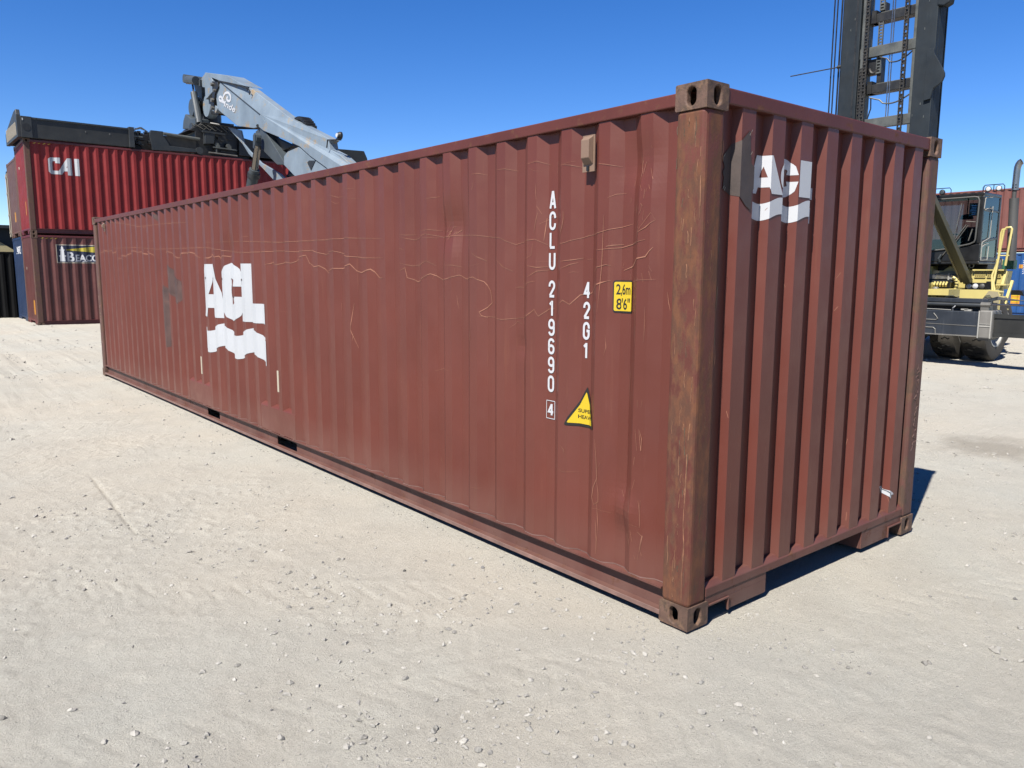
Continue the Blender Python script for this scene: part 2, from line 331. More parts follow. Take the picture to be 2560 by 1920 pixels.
def container(name,loc,rz,H,mp,mrail,mpost,mcast,L=12.192,Wd=2.438,detail=False,extra=None,sidepitch=.28,tunnel=True,**kw):
    root=empty(name,loc,rz,**kw); ex=extra or (lambda a,z:0)
    n=int(round((L-.712)/sidepitch))+1; pitch=(L-.712)/(n-1)
    sx,sd=breaks(.356,pitch,n,.078,.064,.038,.16,L-.16)
    zt=H-.093; zb=.176
    SB=.010
    sub=3 if detail else 1; rows=70 if detail else 6
    sfn=lambda a,z: float(np.interp(a,sx,sd))+ex(a,z)
    near=panel('side_panel',sx,sd,zb,zt,rows,ex,lambda a,d,z:(SB+d,a,z),mp,root,sub)
    panel('side_panel',sx,sd,zb,zt,4,lambda a,z:0,lambda a,d,z:(Wd-SB-d,a,z),mp,root)
    ex_,ed=breaks(.344,.2575,8,.110,.020,.046,.135,Wd-.135)
    ed[-1]=0.046
    endp=panel('end_panel',ex_,ed,.17,H-.075,6,lambda a,z:0,lambda a,d,z:(a,.012+d,z),mp,root)
    panel('end_panel',ex_,ed,.17,H-.075,6,lambda a,z:0,lambda a,d,z:(a,L-.012-d,z),mp,root)
    efn=lambda a,z: float(np.interp(a,ex_,ed))
    # roof with shallow ribs
    rx=[];rd=[];y=.2
    while y<L-.2:
        rx+= [y,y+.03,y+.10,y+.13]; rd+=[0,.02,.02,0]; y+=.209
    rx=[.1]+rx+[L-.1]; rd=[0]+rd+[0]; vs=[];
    for x in (.05,Wd-.05):
        for a,d in zip(rx,rd): vs.append((x,a,H-.03-d))
    k=len(rx); me=bpy.data.meshes.new('roof'); me.from_pydata(vs,[],[(i,i+1,k+i+1,k+i) for i in range(k-1)]); link('roof',me,mp,root)
    # rails
    for s in (0,1):
        X=(lambda a:a) if s==0 else (lambda a:Wd-a)
        b=MB(); x0,x1=sorted((X(.004),X(.064))); b.box(x0,x1,.172,L-.172,H-.092,H-.032); b.build('top_rail',mrail,root,bevel=.006)
        # bottom rail: outward facing channel, cut by the fork pockets
        segs=[(.172,4.60),(5.05,6.68),(7.09,L-.172)] if s==0 and detail else [(.172,L-.172)]
        b=MB()
        for (ya,yb) in segs:
            for (xa,xb,za,zc) in ((.050,.056,.052,.168),(.002,.0561,.168,.178),(.004,.0561,.044,.052)):
                xx=sorted((X(xa),X(xb))); b.box(xx[0],xx[1],ya,yb,za,zc)
        if detail and s==0: MB().box(-.001,.0039,.176,L-.176,.030,.056).build('rail_lip','seam',root,bevel=.002)
        if len(segs)>1:
            for ya,yb in ((4.60,5.05),(6.68,7.09)):
                xx=sorted((X(.002),X(.0561))); b.box(xx[0],xx[1],ya,yb,.168,.178); b.box(xx[0],xx[1],ya,yb,.044,.052)
        b.build('bottom_rail',mrail,root)
    for e in (0,1):
        Y=(lambda a:a) if e==0 else (lambda a:L-a)
        y0,y1=sorted((Y(.006),Y(.07))); MB().box(.150,Wd-.150,y0,y1,H-.085,H-.010).build('end_header',mrail,root,bevel=.008)
        y0,y1=sorted((Y(.006),Y(.07))); b=MB()
        pr=[(Y(.008),.135),(Y(.070),.135),(Y(.070),.205),(Y(.030),.205),(Y(.008),.180)]
        b.prism([(q[0],q[1]) for q in pr],'x',.150,Wd-.150)
        b.build('end_sill',mrail,root,bevel=.004)
        if tunnel:
            b=MB(); y0,y1=sorted((Y(.012),Y(.024)))
            for m_ in (0,1):
                T=(lambda a:a) if m_==0 else (lambda a:Wd-a)
                for xa,xb,za,zc in ((.150,.690,.092,.136),(.344,.690,.020,.0921),(.150,.1641,.02,.0921)):
                    q=sorted((T(xa),T(xb))); b.box(q[0],q[1],y0,y1,za,zc)
                # fork slot lip and side wall of the tunnel
                q=sorted((T(.164),T(.346))); yl=sorted((Y(.002),Y(.0121))); b.box(q[0],q[1],yl[0],yl[1],.084,.094)
                q=sorted((T(.336),T(.346))); b.box(q[0],q[1],yl[0],yl[1],.02,.0841)
                q=sorted((T(.684),T(.694))); yl=sorted((Y(.0241),Y(3.1))); b.box(q[0],q[1],yl[0],yl[1],.02,.135)
            b.build('sill_plate',mrail,root,bevel=.002)
    b=MB().box(.045,Wd-.045,.03,L-.03,.136,.150); b.build('floor',mrail,root)
    for cx,s1 in ((0,1),(Wd,-1)):
        for cy,s2 in ((0,1),(L,-1)):
            x0,x1=sorted((cx+s1*.005,cx+s1*.150)); y0,y1=sorted((cy+s2*.005,cy+s2*.174))
            o=MB().box(x0,x1,y0,y1,.112,H-.112).build('corner_post',mpost if not(detail and cx==0 and cy==0) else 'post',root,bevel=.022,seg=3)
            casting(root,cx,cy,0,s1,s2,False,mcast); casting(root,cx,cy,H-.118,s1,s2,True,mcast)
    return dict(root=root,side=near,end=endp,sp=(sorted(sx),sfn,SB),ep=(sorted(ex_),efn,.012),bp=(sorted(ex_),efn,L-.012))
D = {'L1': [(24.636, 7.318), (24.891, 7.329), (25.038, 7.396), (25.045, 7.464), (24.939, 7.481), (24.809, 7.426), (24.787, 7.341), (24.849, 7.322),
        (24.686, 7.268)],
 'L2': [(24.787, 7.341), (24.617, 7.458), (24.458, 7.512), (24.195, 7.48), (24.03, 7.363), (24.021, 7.248), (24.149, 7.212), (24.307, 7.265), (24.365, 7.332),
        (24.253, 7.356)],
 'L3': [(24.824, 7.318), (24.605, 7.241), (24.501, 7.196)],
 'L4': [(24.458, 7.261), (24.571, 7.178), (24.492, 7.137)],
 'L5': [(24.382, 7.206), (24.498, 7.095)],
 'L6': [(24.406, 7.152), (24.237, 7.169), (24.16, 7.129), (24.298, 7.022)],
 'L7': [(23.928, 7.022), (24.044, 7.068), (24.155, 7.043), (24.178, 6.989), (24.1, 6.955), (23.975, 6.973), (23.82, 7.104)],
 'L8': [(23.946, 7.011), (24.006, 6.921)],
 'L9': [(23.925, 6.923), (23.778, 6.929), (23.757, 6.968), (23.867, 6.993), (23.953, 6.955), (23.929, 6.889), (23.787, 6.857), (23.667, 6.856)],
 'beacon': [(1.834, 2.535), (3.023, 2.547), (2.985, 1.962), (1.858, 1.963)],
 'boom_back': [(24.652, 7.99), (24.176, 7.906), (21.898, 6.877), (20.863, 6.403), (20.071, 5.981), (20.874, 6.274), (24.038, 7.726)],
 'boom_side': [(24.89, 7.95), (21.646, 6.435), (21.288, 6.187), (21.488, 5.938), (21.791, 6.084), (22.187, 6.097), (23.532, 6.346), (25.187, 7.083),
               (25.3, 7.217), (25.375, 7.611), (25.035, 7.845)],
 'boom_upper': [(24.89, 7.95), (22.629, 7.405), (19.635, 6.031), (18.874, 5.754), (17.615, 5.304), (17.202, 5.148), (17.351, 5.121), (17.296, 4.918),
                (16.716, 4.716), (16.142, 4.41), (14.797, 3.747), (16.176, 3.787), (17.353, 4.449), (18.31, 4.853), (18.951, 5.179), (20.183, 5.564),
                (21.488, 5.938), (21.288, 6.187), (21.646, 6.435)],
 'bracket': [(22.198, 6.004), (21.813, 6.079), (21.455, 5.92), (20.03, 4.796), (20.643, 4.857), (21.554, 5.322), (21.957, 5.555)],
 'cai_logo': [(1.805, 5.216), (2.643, 4.728)],
 'cai_pts': [(1.776, 5.134), (1.901, 5.225), (2.14, 5.236), (2.12, 5.086), (1.985, 5.063), (1.941, 5.123), (1.91, 5.014), (1.909, 4.803), (2.063, 4.816),
             (2.334, 5.238), (2.442, 5.248), (2.444, 4.712), (2.323, 4.73), (2.323, 4.944), (2.24, 4.937), (2.129, 4.725), (1.865, 4.72), (1.799, 4.794),
             (2.528, 5.229), (2.676, 5.232), (2.667, 4.73), (2.543, 4.72)],
 'cam': [-2.954410307257428, -2.237601166525004, 1.7449703258051439, 0.6883808267312407, -0.14326460661413024, 0.003913284973201272, 1951.0046456121183],
 'cavity': [(22.554, 6.114), (21.222, 5.741), (19.933, 5.339), (20.734, 5.274), (21.007, 5.171), (21.062, 4.937)],
 'endtxt': [(1.872, 2.318), (1.884, 1.119), (1.868, 1.225)],
 'far_plate': [(25.725, 6.66), (24.513, 6.396), (24.286, 5.924), (23.845, 5.667), (22.881, 5.175), (21.391, 4.685), (20.276, 4.107), (21.234, 4.178),
               (22.686, 4.943), (23.896, 5.556), (24.404, 5.938)],
 'flag': [(18.522, 4.698), (18.404, 4.742), (18.014, 4.702), (18.311, 4.472)],
 'greyblob': [(8.233, 1.82), (8.136, 1.741), (8.03, 1.683), (7.974, 1.578), (7.831, 1.566), (7.704, 1.553), (7.676, 1.506), (7.71, 1.449), (7.809, 1.379),
              (7.906, 1.328), (7.932, 1.395), (7.999, 1.441), (8.103, 1.472), (8.266, 1.484), (8.292, 1.623)],
 'greypatch': [(8.233, 1.82), (8.03, 1.683), (7.956, 1.568), (7.737, 1.572), (7.674, 1.516), (7.696, 1.458), (7.803, 1.379), (7.876, 1.319), (7.929, 1.375),
               (8.104, 1.468), (8.244, 1.425), (8.323, 1.363), (8.371, 1.221), (8.409, 0.752), (8.51, 0.765), (8.429, 1.34), (8.5, 1.499), (8.445, 1.601),
               (8.272, 1.623)],
 'greypatch2': [(8.755, 2.469), (8.549, 2.438), (8.556, 2.34), (8.635, 2.363), (8.73, 2.417)],
 'greystreak': [(8.467, 1.56), (8.368, 1.512), (8.31, 1.463), (8.378, 1.221), (8.392, 0.977), (8.373, 0.765), (8.466, 0.743), (8.491, 0.93), (8.436, 1.34),
                (8.497, 1.479)],
 'head_bot': [(25.764, 7.407), (25.177, 7.155), (25.46, 7.029), (25.799, 7.174)],
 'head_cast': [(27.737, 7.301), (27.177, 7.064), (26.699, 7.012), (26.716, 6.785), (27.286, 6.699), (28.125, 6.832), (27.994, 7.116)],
 'head_plate': [(26.639, 8.362), (26.197, 8.483), (24.203, 8.032), (23.663, 7.818), (23.211, 7.641), (22.627, 7.418), (24.886, 7.978), (25.644, 8.214),
                (25.534, 8.048), (25.607, 7.737), (26.19, 7.624), (26.331, 7.616), (26.336, 8.008), (26.59, 8.067)],
 'head_up': [(27.766, 8.601), (27.307, 8.395), (27.053, 8.166), (27.067, 7.768), (27.393, 7.851), (27.743, 8.127), (27.854, 8.365)],
 'lind': [(24.662, 7.132), (23.716, 6.785), (24.416, 7.323)],
 'linde': [(25.049, 7.441), (23.668, 6.842), (24.601, 7.57), (24.883, 7.386)],
 'low_plate': [(20.092, 5.036), (19.829, 5.135), (19.061, 5.185), (18.416, 4.869), (17.454, 4.463), (15.795, 3.717), (18.375, 3.908), (19.514, 4.472),
               (20.114, 4.796)],
 'mech': [(25.544, 8.077), (25.033, 7.959), (24.968, 7.803), (25.347, 7.605), (25.489, 7.245), (25.753, 7.285), (25.552, 7.726)],
 'pins': [(21.713, 5.821), (21.631, 5.597), (22.013, 4.72), (22.426, 4.647), (22.853, 4.235), (27.981, 8.601), (26.657, 8.244), (27.179, 8.305), (27.1, 7.893),
          (27.052, 7.885), (26.941, 7.068), (27.599, 7.569), (26.598, 7.416), (17.15, 5.142), (16.497, 5.04), (16.591, 5.13), (19.279, 5.907)],
 'scratches': [(0.007,
                [(2.65, 1.744), (2.559, 1.768), (2.544, 1.698), (2.449, 1.671), (2.363, 1.69), (2.255, 1.727), (2.128, 1.684), (2.066, 1.693), (2.035, 1.698),
                 (1.945, 1.72), (1.872, 1.695), (1.757, 1.709), (1.674, 1.681), (1.62, 1.624), (1.604, 1.551), (1.703, 1.49), (1.689, 1.469), (1.648, 1.455)]),
               (0.006, [(1.306, 1.469), (1.23, 1.492), (1.163, 1.529), (1.14, 1.491), (1.083, 1.532), (1.033, 1.539)]),
               (0.006, [(0.97, 1.56), (0.93, 1.589), (0.875, 1.568), (0.824, 1.62), (0.746, 1.631), (0.685, 1.676), (0.588, 1.7)]),
               (0.006, [(1.703, 1.465), (1.567, 1.463), (1.462, 1.456), (1.287, 1.476)]),
               (0.004,
                [(2.642, 1.988), (2.484, 1.96), (2.298, 1.995), (2.139, 1.968), (1.957, 1.975), (1.728, 1.967), (1.593, 1.951), (1.477, 1.943), (1.376, 1.902),
                 (1.256, 1.922), (1.163, 1.927), (1.072, 1.884)]),
               (0.004, [(1.017, 1.89), (0.92, 1.902), (0.768, 1.936), (0.699, 1.941), (0.576, 1.963), (0.451, 1.984)]),
               (0.003, [(0.414, 1.931), (0.315, 2.029), (0.293, 1.993)]), (0.005, [(0.406, 1.937), (0.346, 1.961), (0.297, 1.993)]),
               (0.008, [(0.515, 1.752), (0.444, 1.775), (0.401, 1.811), (0.341, 1.82), (0.301, 1.864)]),
               (0.005, [(0.687, 1.858), (0.537, 1.866), (0.439, 1.886), (0.344, 1.903)]), (0.006, [(0.611, 1.874), (0.574, 1.88), (0.519, 1.882)]),
               (0.005, [(0.63, 2.033), (0.633, 1.912), (0.637, 1.776), (0.664, 1.534)]),
               (0.007, [(0.934, 2.069), (0.933, 2.027), (0.943, 1.985), (0.964, 1.935)]), (0.004, [(1.161, 2.236), (1.16, 2.192), (1.156, 2.148)]),
               (0.007, [(1.099, 2.042), (1.107, 1.977), (1.115, 1.918)]), (0.006, [(1.154, 2.111), (1.125, 2.065)]),
               (0.005, [(1.147, 2.074), (1.164, 2.001), (1.172, 1.964)]), (0.004, [(1.243, 1.816), (1.196, 1.838), (1.18, 1.905)]),
               (0.005, [(1.23, 1.713), (1.149, 1.747), (1.07, 1.755)]), (0.005, [(1.231, 1.778), (1.149, 1.768), (1.081, 1.773)]),
               (0.004, [(1.295, 1.651), (1.218, 1.683), (1.16, 1.691)]), (0.004, [(0.95, 1.762), (0.876, 1.784), (0.835, 1.794)]),
               (0.006, [(0.945, 1.802), (0.866, 1.808), (0.805, 1.818)]), (0.004, [(0.785, 1.808), (0.73, 1.814)]),
               (0.005, [(0.713, 1.741), (0.675, 1.769), (0.608, 1.782), (0.58, 1.776)]), (0.005, [(0.682, 1.679), (0.644, 1.69), (0.578, 1.701)]),
               (0.004, [(1.242, 2.349), (1.157, 2.357), (1.073, 2.329)]), (0.004, [(0.955, 2.32), (0.887, 2.309), (0.806, 2.289)]),
               (0.004, [(0.68, 2.296), (0.623, 2.287), (0.54, 2.269)]), (0.004, [(1.529, 2.343), (1.441, 2.342), (1.355, 2.323)]),
               (0.003, [(1.768, 2.341), (1.7, 2.339), (1.646, 2.326)]), (0.005, [(2.648, 1.805), (2.506, 1.781), (2.369, 1.79), (2.286, 1.815), (2.214, 1.78)]),
               (0.003, [(2.364, 2.019), (2.265, 2.022), (2.154, 2.011)]), (0.005, [(1.771, 1.858), (1.701, 1.828), (1.654, 1.807)]),
               (0.005, [(1.521, 1.818), (1.463, 1.778), (1.388, 1.745)]), (0.004, [(2.034, 1.78), (2.032, 1.72)]), (0.004, [(1.974, 1.763), (1.971, 1.728)]),
               (0.004, [(1.799, 1.775), (1.702, 1.791)]), (0.004, [(2.08, 1.784), (1.989, 1.784), (1.915, 1.769)]),
               (0.003, [(0.609, 2.118), (0.563, 2.135), (0.509, 2.137)]), (0.007, [(0.226, 1.648), (0.216, 1.597), (0.205, 1.559)]),
               (0.004, [(0.317, 1.749), (0.303, 1.704)]), (0.004, [(0.405, 1.572), (0.404, 1.462), (0.393, 1.394)]),
               (0.004, [(0.335, 1.574), (0.334, 1.466), (0.337, 1.398)]),
               (0.013,
                [(12.081, 2.008), (11.879, 2.0), (11.665, 2.048), (11.473, 2.04), (11.328, 2.014), (11.169, 2.044), (11.029, 2.019), (10.964, 1.995),
                 (10.883, 2.026), (10.819, 2.002)]),
               (0.013,
                [(10.735, 1.924), (10.599, 1.913), (10.451, 1.955), (10.32, 1.944), (10.155, 1.95), (9.98, 2.006), (9.822, 2.011), (9.646, 1.979),
                 (9.463, 1.998), (9.295, 1.967), (9.212, 1.957), (9.118, 1.996), (9.037, 1.986), (8.936, 1.942), (8.827, 1.946), (8.73, 1.902)]),
               (0.013,
                [(8.329, 1.974), (8.259, 1.954), (8.18, 1.98), (8.112, 1.96), (8.023, 1.922), (7.927, 1.93), (7.841, 1.893), (7.726, 1.898), (7.605, 1.946),
                 (7.494, 1.95), (7.411, 1.932), (7.321, 1.955), (7.24, 1.936), (7.162, 1.905), (7.079, 1.915), (7.003, 1.884)]),
               (0.013,
                [(6.825, 1.882), (6.729, 1.88), (6.628, 1.919), (6.535, 1.917), (6.484, 1.887), (6.428, 1.897), (6.378, 1.868), (6.307, 1.864), (6.231, 1.898),
                 (6.162, 1.893), (6.112, 1.886), (6.056, 1.916), (6.007, 1.909)]),
               (0.01,
                [(5.097, 1.798), (4.97, 1.822), (4.81, 1.797), (4.651, 1.828), (4.501, 1.811), (4.351, 1.856), (4.208, 1.877), (4.178, 1.809), (4.078, 1.772),
                 (3.944, 1.786), (3.819, 1.722), (3.69, 1.764), (3.568, 1.764), (3.39, 1.798), (3.336, 1.744), (3.224, 1.724), (3.087, 1.758), (2.985, 1.693),
                 (2.877, 1.694)]),
               (0.007,
                [(11.124, 2.073), (9.718, 2.057), (8.706, 2.014), (6.807, 1.997), (6.155, 1.948), (5.759, 1.923), (5.212, 1.923), (4.72, 1.923), (4.419, 1.91),
                 (4.067, 1.919), (3.872, 1.879), (3.681, 1.905), (3.444, 1.86), (3.164, 1.843), (2.871, 1.84)]),
               (0.005, [(6.798, 2.054), (5.65, 2.034), (4.791, 2.003), (4.061, 1.999), (3.436, 2.002), (2.866, 1.979)]),
               (0.007, [(11.687, 2.492), (10.394, 2.422), (9.471, 2.335), (8.484, 2.327), (8.041, 2.319), (7.368, 2.299)]),
               (0.004, [(3.714, 2.357), (3.624, 2.33), (3.535, 2.33)]), (0.004, [(3.448, 2.311), (3.224, 2.289)]), (0.004, [(4.07, 2.339), (3.873, 2.333)]),
               (0.005, [(3.615, 1.484), (3.608, 1.342)]), (0.008, [(3.363, 1.492), (3.403, 1.283), (3.338, 1.136)]), (0.006, [(0.376, 0.952), (0.362, 0.841)]),
               (0.007, [(0.352, 0.956), (0.335, 0.846), (0.331, 0.907), (0.347, 0.949)]), (0.005, [(0.367, 1.103), (0.365, 1.066)]),
               (0.005, [(0.335, 1.107), (0.341, 1.069)]),
               (0.005,
                [(0.661, 0.851), (0.644, 0.71), (0.639, 0.639), (0.665, 0.585), (0.674, 0.525), (0.657, 0.489), (0.625, 0.513), (0.626, 0.561),
                 (0.642, 0.638)]),
               (0.005, [(0.644, 0.686), (0.614, 0.732)]), (0.005, [(0.635, 0.51), (0.627, 0.414), (0.62, 0.335)]),
               (0.008, [(0.643, 0.402), (0.633, 0.298), (0.635, 0.215)]), (0.009, [(0.402, 0.565), (0.395, 0.512)]),
               (0.006, [(0.343, 0.586), (0.332, 0.535), (0.327, 0.46), (0.328, 0.444)]), (0.004, [(0.403, 0.448), (0.333, 0.443)]),
               (0.009, [(0.421, 0.396), (0.404, 0.345), (0.406, 0.321)]), (0.009, [(0.342, 0.417), (0.312, 0.402), (0.32, 0.361), (0.328, 0.312)]),
               (0.008, [(0.362, 0.286), (0.352, 0.266)]), (0.008, [(0.335, 0.298), (0.337, 0.27)]), (0.005, [(0.934, 0.771), (0.904, 0.751), (0.9, 0.727)])],
 'sp_block': [(6.65, 6.553), (7.005, 6.547), (6.937, 6.143), (6.627, 6.111)],
 'sp_center': [(6.327, 5.734), (6.368, 6.522), (6.139, 6.542), (6.521, 6.769), (6.619, 6.873), (7.501, 6.837), (7.883, 6.597), (7.895, 6.312), (8.467, 6.13),
               (8.192, 5.668)],
 'sp_left': [(1.124, 6.357), (4.178, 6.337), (4.224, 5.711), (1.131, 5.721)],
 'sp_post': [(4.169, 6.351), (4.326, 6.347), (4.33, 5.722), (4.172, 5.717)],
 'sp_recess': [(5.247, 6.262), (6.378, 6.27), (6.359, 5.899), (5.449, 5.923)],
 'sp_right': [(7.86, 6.495), (8.518, 6.375), (12.895, 6.481), (13.03, 6.213), (13.1, 5.761), (7.829, 5.832)],
 'sp_slate': [(4.861, 6.375), (5.253, 6.374), (5.247, 6.262), (5.449, 5.923), (6.359, 5.899), (6.47, 5.794), (4.888, 5.732), (4.808, 6.214)],
 'sp_tube': [(5.227, 6.304), (6.451, 6.324)],
 'sp_tube2': [(6.732, 5.854), (7.652, 5.883)],
 'torn': [(2.03, 0.364), (2.081, 0.355), (2.149, 0.308), (2.112, 0.289)],
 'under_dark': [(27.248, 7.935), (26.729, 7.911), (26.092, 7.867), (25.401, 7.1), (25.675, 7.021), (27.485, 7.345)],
 'vent_pat': [(20.227, 6.171), (19.885, 6.134), (19.588, 6.005), (19.417, 5.869)]}
# ---------------------------------------------------------------- ground
_lat={}
def vnoise(x,y,s,seed):
    if seed not in _lat: _lat[seed]=np.random.default_rng(seed).random((256,256))
    L=_lat[seed]; x=x*s+1000; y=y*s+1000; xi=np.floor(x).astype(int); yi=np.floor(y).astype(int); fx=x-xi; fy=y-yi
    fx=fx*fx*(3-2*fx); fy=fy*fy*(3-2*fy); g=lambda i,j:L[(xi+i)%256,(yi+j)%256]
    return (g(0,0)*(1-fx)+g(1,0)*fx)*(1-fy)+(g(0,1)*(1-fx)+g(1,1)*fx)*fy
def track(x,y,p,q,wid,per,depth,ang=.5):
    """wheel rut with chevron lugs"""
    dx,dy=q[0]-p[0],q[1]-p[1]; L=math.hypot(dx,dy); ux,uy=dx/L,dy/L; s=(x-p[0])*ux+(y-p[1])*uy; t=-(x-p[0])*uy+(y-p[1])*ux
    m=np.clip((wid/2-np.abs(t))/.03,0,1)*np.clip(s/.3,0,1)*np.clip((L-s)/.3,0,1)
    lug=np.clip(np.sin((s+np.abs(t)*ang)*2*math.pi/per)*4-2.4,0,1)
    edge=np.exp(-((np.abs(t)-wid/2-.015)/.018)**2)*np.clip(s/.3,0,1)*np.clip((L-s)/.3,0,1)
    return m*(-depth*.2-depth*1.0*lug)+edge*depth*.5
def height(x,y):
    h=(vnoise(x,y,.35,1)-.5)*.035+(vnoise(x,y,1.3,2)-.5)*.013+(vnoise(x+.5*y,y,3.7,3)-.5)*.006
    n4=vnoise(x,y,11,4); h+=(n4-.5)*.0045+(vnoise(x,y,25,5)-.5)*.0045
    cl=np.clip(vnoise(x,y,.8,6)*1.6-.5,0,1); h+=cl*(np.clip(vnoise(x,y,19,7)-.50,0,1)*.022+np.clip(vnoise(x,y,31,12)-.6,0,1)*.014)
    far=np.clip((y-5)/8,0,1)*np.clip((3-x)/3,0,1); h+=far*((vnoise(x,y,1.1,8)-.5)*.05+np.clip(vnoise(x,y,5,9)-.5,0,1)*.05)
    dx,dy=-.10,-1.95; L=math.hypot(dx,dy); ux,uy=dx/L,dy/L; s=(x+1.60)*ux+(y-5.1)*uy; t=(x+1.60)*uy-(y-5.1)*ux
    t=-t; on=np.clip(s/.1,0,1)*np.clip((L-s)/.2,0,1)
    h+=on*(-.015*np.exp(-(t/.012)**2)-.009*np.clip(np.sin(s*2*math.pi/.125)*2.5-1.4,0,1)*np.clip((.05-np.abs(t-.055))/.02,0,1))
    h+=track(x,y,(-3.2,1.0),(3.4,-1.4),.42,.17,.006,.9)*.8
    h+=track(x,y,(-3.5,3.4),(.4,.2),.42,.17,.008,.9)*.6
    h+=track(x,y,(-2.6,9),(-.5,-2),.40,.16,.008,.8)*.45
    h+=track(x,y,(-6,6.5),(-.3,7.8),.45,.19,.005,.8)
    h+=track(x,y,(2.6,-3),(7,2.4),.45,.19,.003,.8)
    h+=track(x,y,(-5,11),(-.6,13.5),.5,.2,.02,.8)
    # level bed under and close to everything that stands on the ground
    d=np.maximum(np.maximum(-.25-x,x-2.7),np.maximum(-.25-y,y-12.45)); k=np.clip(d/.35,0,1)
    h=h*k+(1-k)*(h*.22-.002)
    k2=np.clip((np.maximum(y-22,x-9))/6,0,1); return h*(1-k2*.45)-.012
def axis(lo,hi,step,ends):
    a=list(np.arange(lo,hi,step)); s=step; v=a[-1]
    while v<ends[1]: s=min(s*1.12,400); v+=s; a.append(v)
    s=step; v=a[0]; b=[]
    while v>ends[0]: s=min(s*1.12,400); v-=s; b.append(v)
    return np.array(b[::-1]+a)
gx=axis(-4.2,5.2,.016,(-1500,1500)); gy=axis(-3.2,8.0,.020,(-1500,1500))
X,Y=np.meshgrid(gx,gy); Zg=height(X,Y); fade=np.clip(1-(np.maximum(np.abs(X),np.abs(Y))-60)/40,0,1); Zg=Zg*fade-.01*(1-fade)
ny,nx=X.shape; me=bpy.data.meshes.new('ground'); me.vertices.add(nx*ny); me.vertices.foreach_set('co',np.stack([X,Y,Zg],-1).astype('f4').ravel())
idx=np.arange(nx*ny).reshape(ny,nx); q=np.stack([idx[:-1,:-1],idx[:-1,1:],idx[1:,1:],idx[1:,:-1]],-1).reshape(-1,4)
me.loops.add(q.size); me.loops.foreach_set('vertex_index',q.ravel().astype('i4')); me.polygons.add(len(q)); me.polygons.foreach_set('loop_start',np.arange(0,q.size,4,dtype='i4'))
me.polygons.foreach_set('use_smooth',np.ones(len(q),bool)); me.update(calc_edges=True); me.validate()
def ground_mat():
    m=bpy.data.materials.new('gravel_dirt'); m.use_nodes=True; n=m.node_tree.nodes; l=m.node_tree.links; n.clear()
    out=n.new('ShaderNodeOutputMaterial'); b=n.new('ShaderNodeBsdfPrincipled'); l.new(b.outputs[0],out.inputs[0]); b.inputs['Roughness'].default_value=.95; b.inputs['Specular IOR Level'].default_value=.15
    tc=n.new('ShaderNodeTexCoord')
    def noise(sc,d=5,r=.6,t='FBM'):
        x=n.new('ShaderNodeTexNoise'); x.inputs['Scale'].default_value=sc; x.inputs['Detail'].default_value=d; x.inputs['Roughness'].default_value=r; l.new(tc.outputs['Object'],x.inputs['Vector']); return x.outputs['Fac']
    def mr(s,a,b_,c=0,d=1):
        t=n.new('ShaderNodeMapRange'); t.inputs[1].default_value=a; t.inputs[2].default_value=b_; t.inputs[3].default_value=c; t.inputs[4].default_value=d; l.new(s,t.inputs[0]); return t.outputs[0]
    def mix(fa,a,b_):
        t=n.new('ShaderNodeMix'); t.data_type='RGBA'; l.new(fa,t.inputs[0])
        for s,c in ((6,a),(7,b_)):
            if isinstance(c,tuple): t.inputs[s].default_value=(*c,1)
            else: l.new(c,t.inputs[s])
        return t.outputs[2]
    c=mix(mr(noise(.35,4),.35,.65),(0.310,0.285,0.240),(0.294,0.288,0.256))
    c=mix(mr(noise(1.7,5),.45,.75,0,.6),c,(0.247,0.235,0.206))
    c=mix(mr(noise(.12,3),.55,.72,0,.5),c,(0.238,0.222,0.192))
    c=mix(mr(noise(9,6,.7),.5,.8,0,.45),c,(0.364,0.342,0.296))
    c=mix(mr(noise(70,4,.7),.52,.72,0,.55),c,(0.199,0.188,0.164))
    c=mix(mr(noise(130,3,.6),.62,.70,0,.6),c,(0.410,0.403,0.367))
    v=n.new('ShaderNodeTexVoronoi'); v.inputs['Scale'].default_value=55; l.new(tc.outputs['Object'],v.inputs['Vector'])
    c=mix(mr(v.outputs['Distance'],.12,.02,0,.5),c,(0.331,0.322,0.296))
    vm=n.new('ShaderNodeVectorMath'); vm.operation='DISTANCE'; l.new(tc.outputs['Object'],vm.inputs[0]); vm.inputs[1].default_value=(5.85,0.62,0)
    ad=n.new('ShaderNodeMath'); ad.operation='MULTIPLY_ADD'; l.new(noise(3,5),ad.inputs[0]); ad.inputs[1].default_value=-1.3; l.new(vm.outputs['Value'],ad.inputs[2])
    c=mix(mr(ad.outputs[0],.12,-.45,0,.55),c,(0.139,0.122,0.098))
    l.new(c,b.inputs['Base Color'])
    bp=n.new('ShaderNodeBump'); bp.inputs['Strength'].default_value=.8; bp.inputs['Distance'].default_value=.018; l.new(noise(45,8,.72),bp.inputs['Height'])
    bp2=n.new('ShaderNodeBump'); bp2.inputs['Strength'].default_value=.8; bp2.inputs['Distance'].default_value=.010; l.new(noise(160,6,.7),bp2.inputs['Height']); l.new(bp.outputs[0],bp2.inputs['Normal'])
    l.new(bp2.outputs[0],b.inputs['Normal']); return m
M['ground']=ground_mat()
g=link('ground',me,'ground'); tag(g,'pale grey beige compacted gravel yard with tyre tracks','ground',kind='structure')
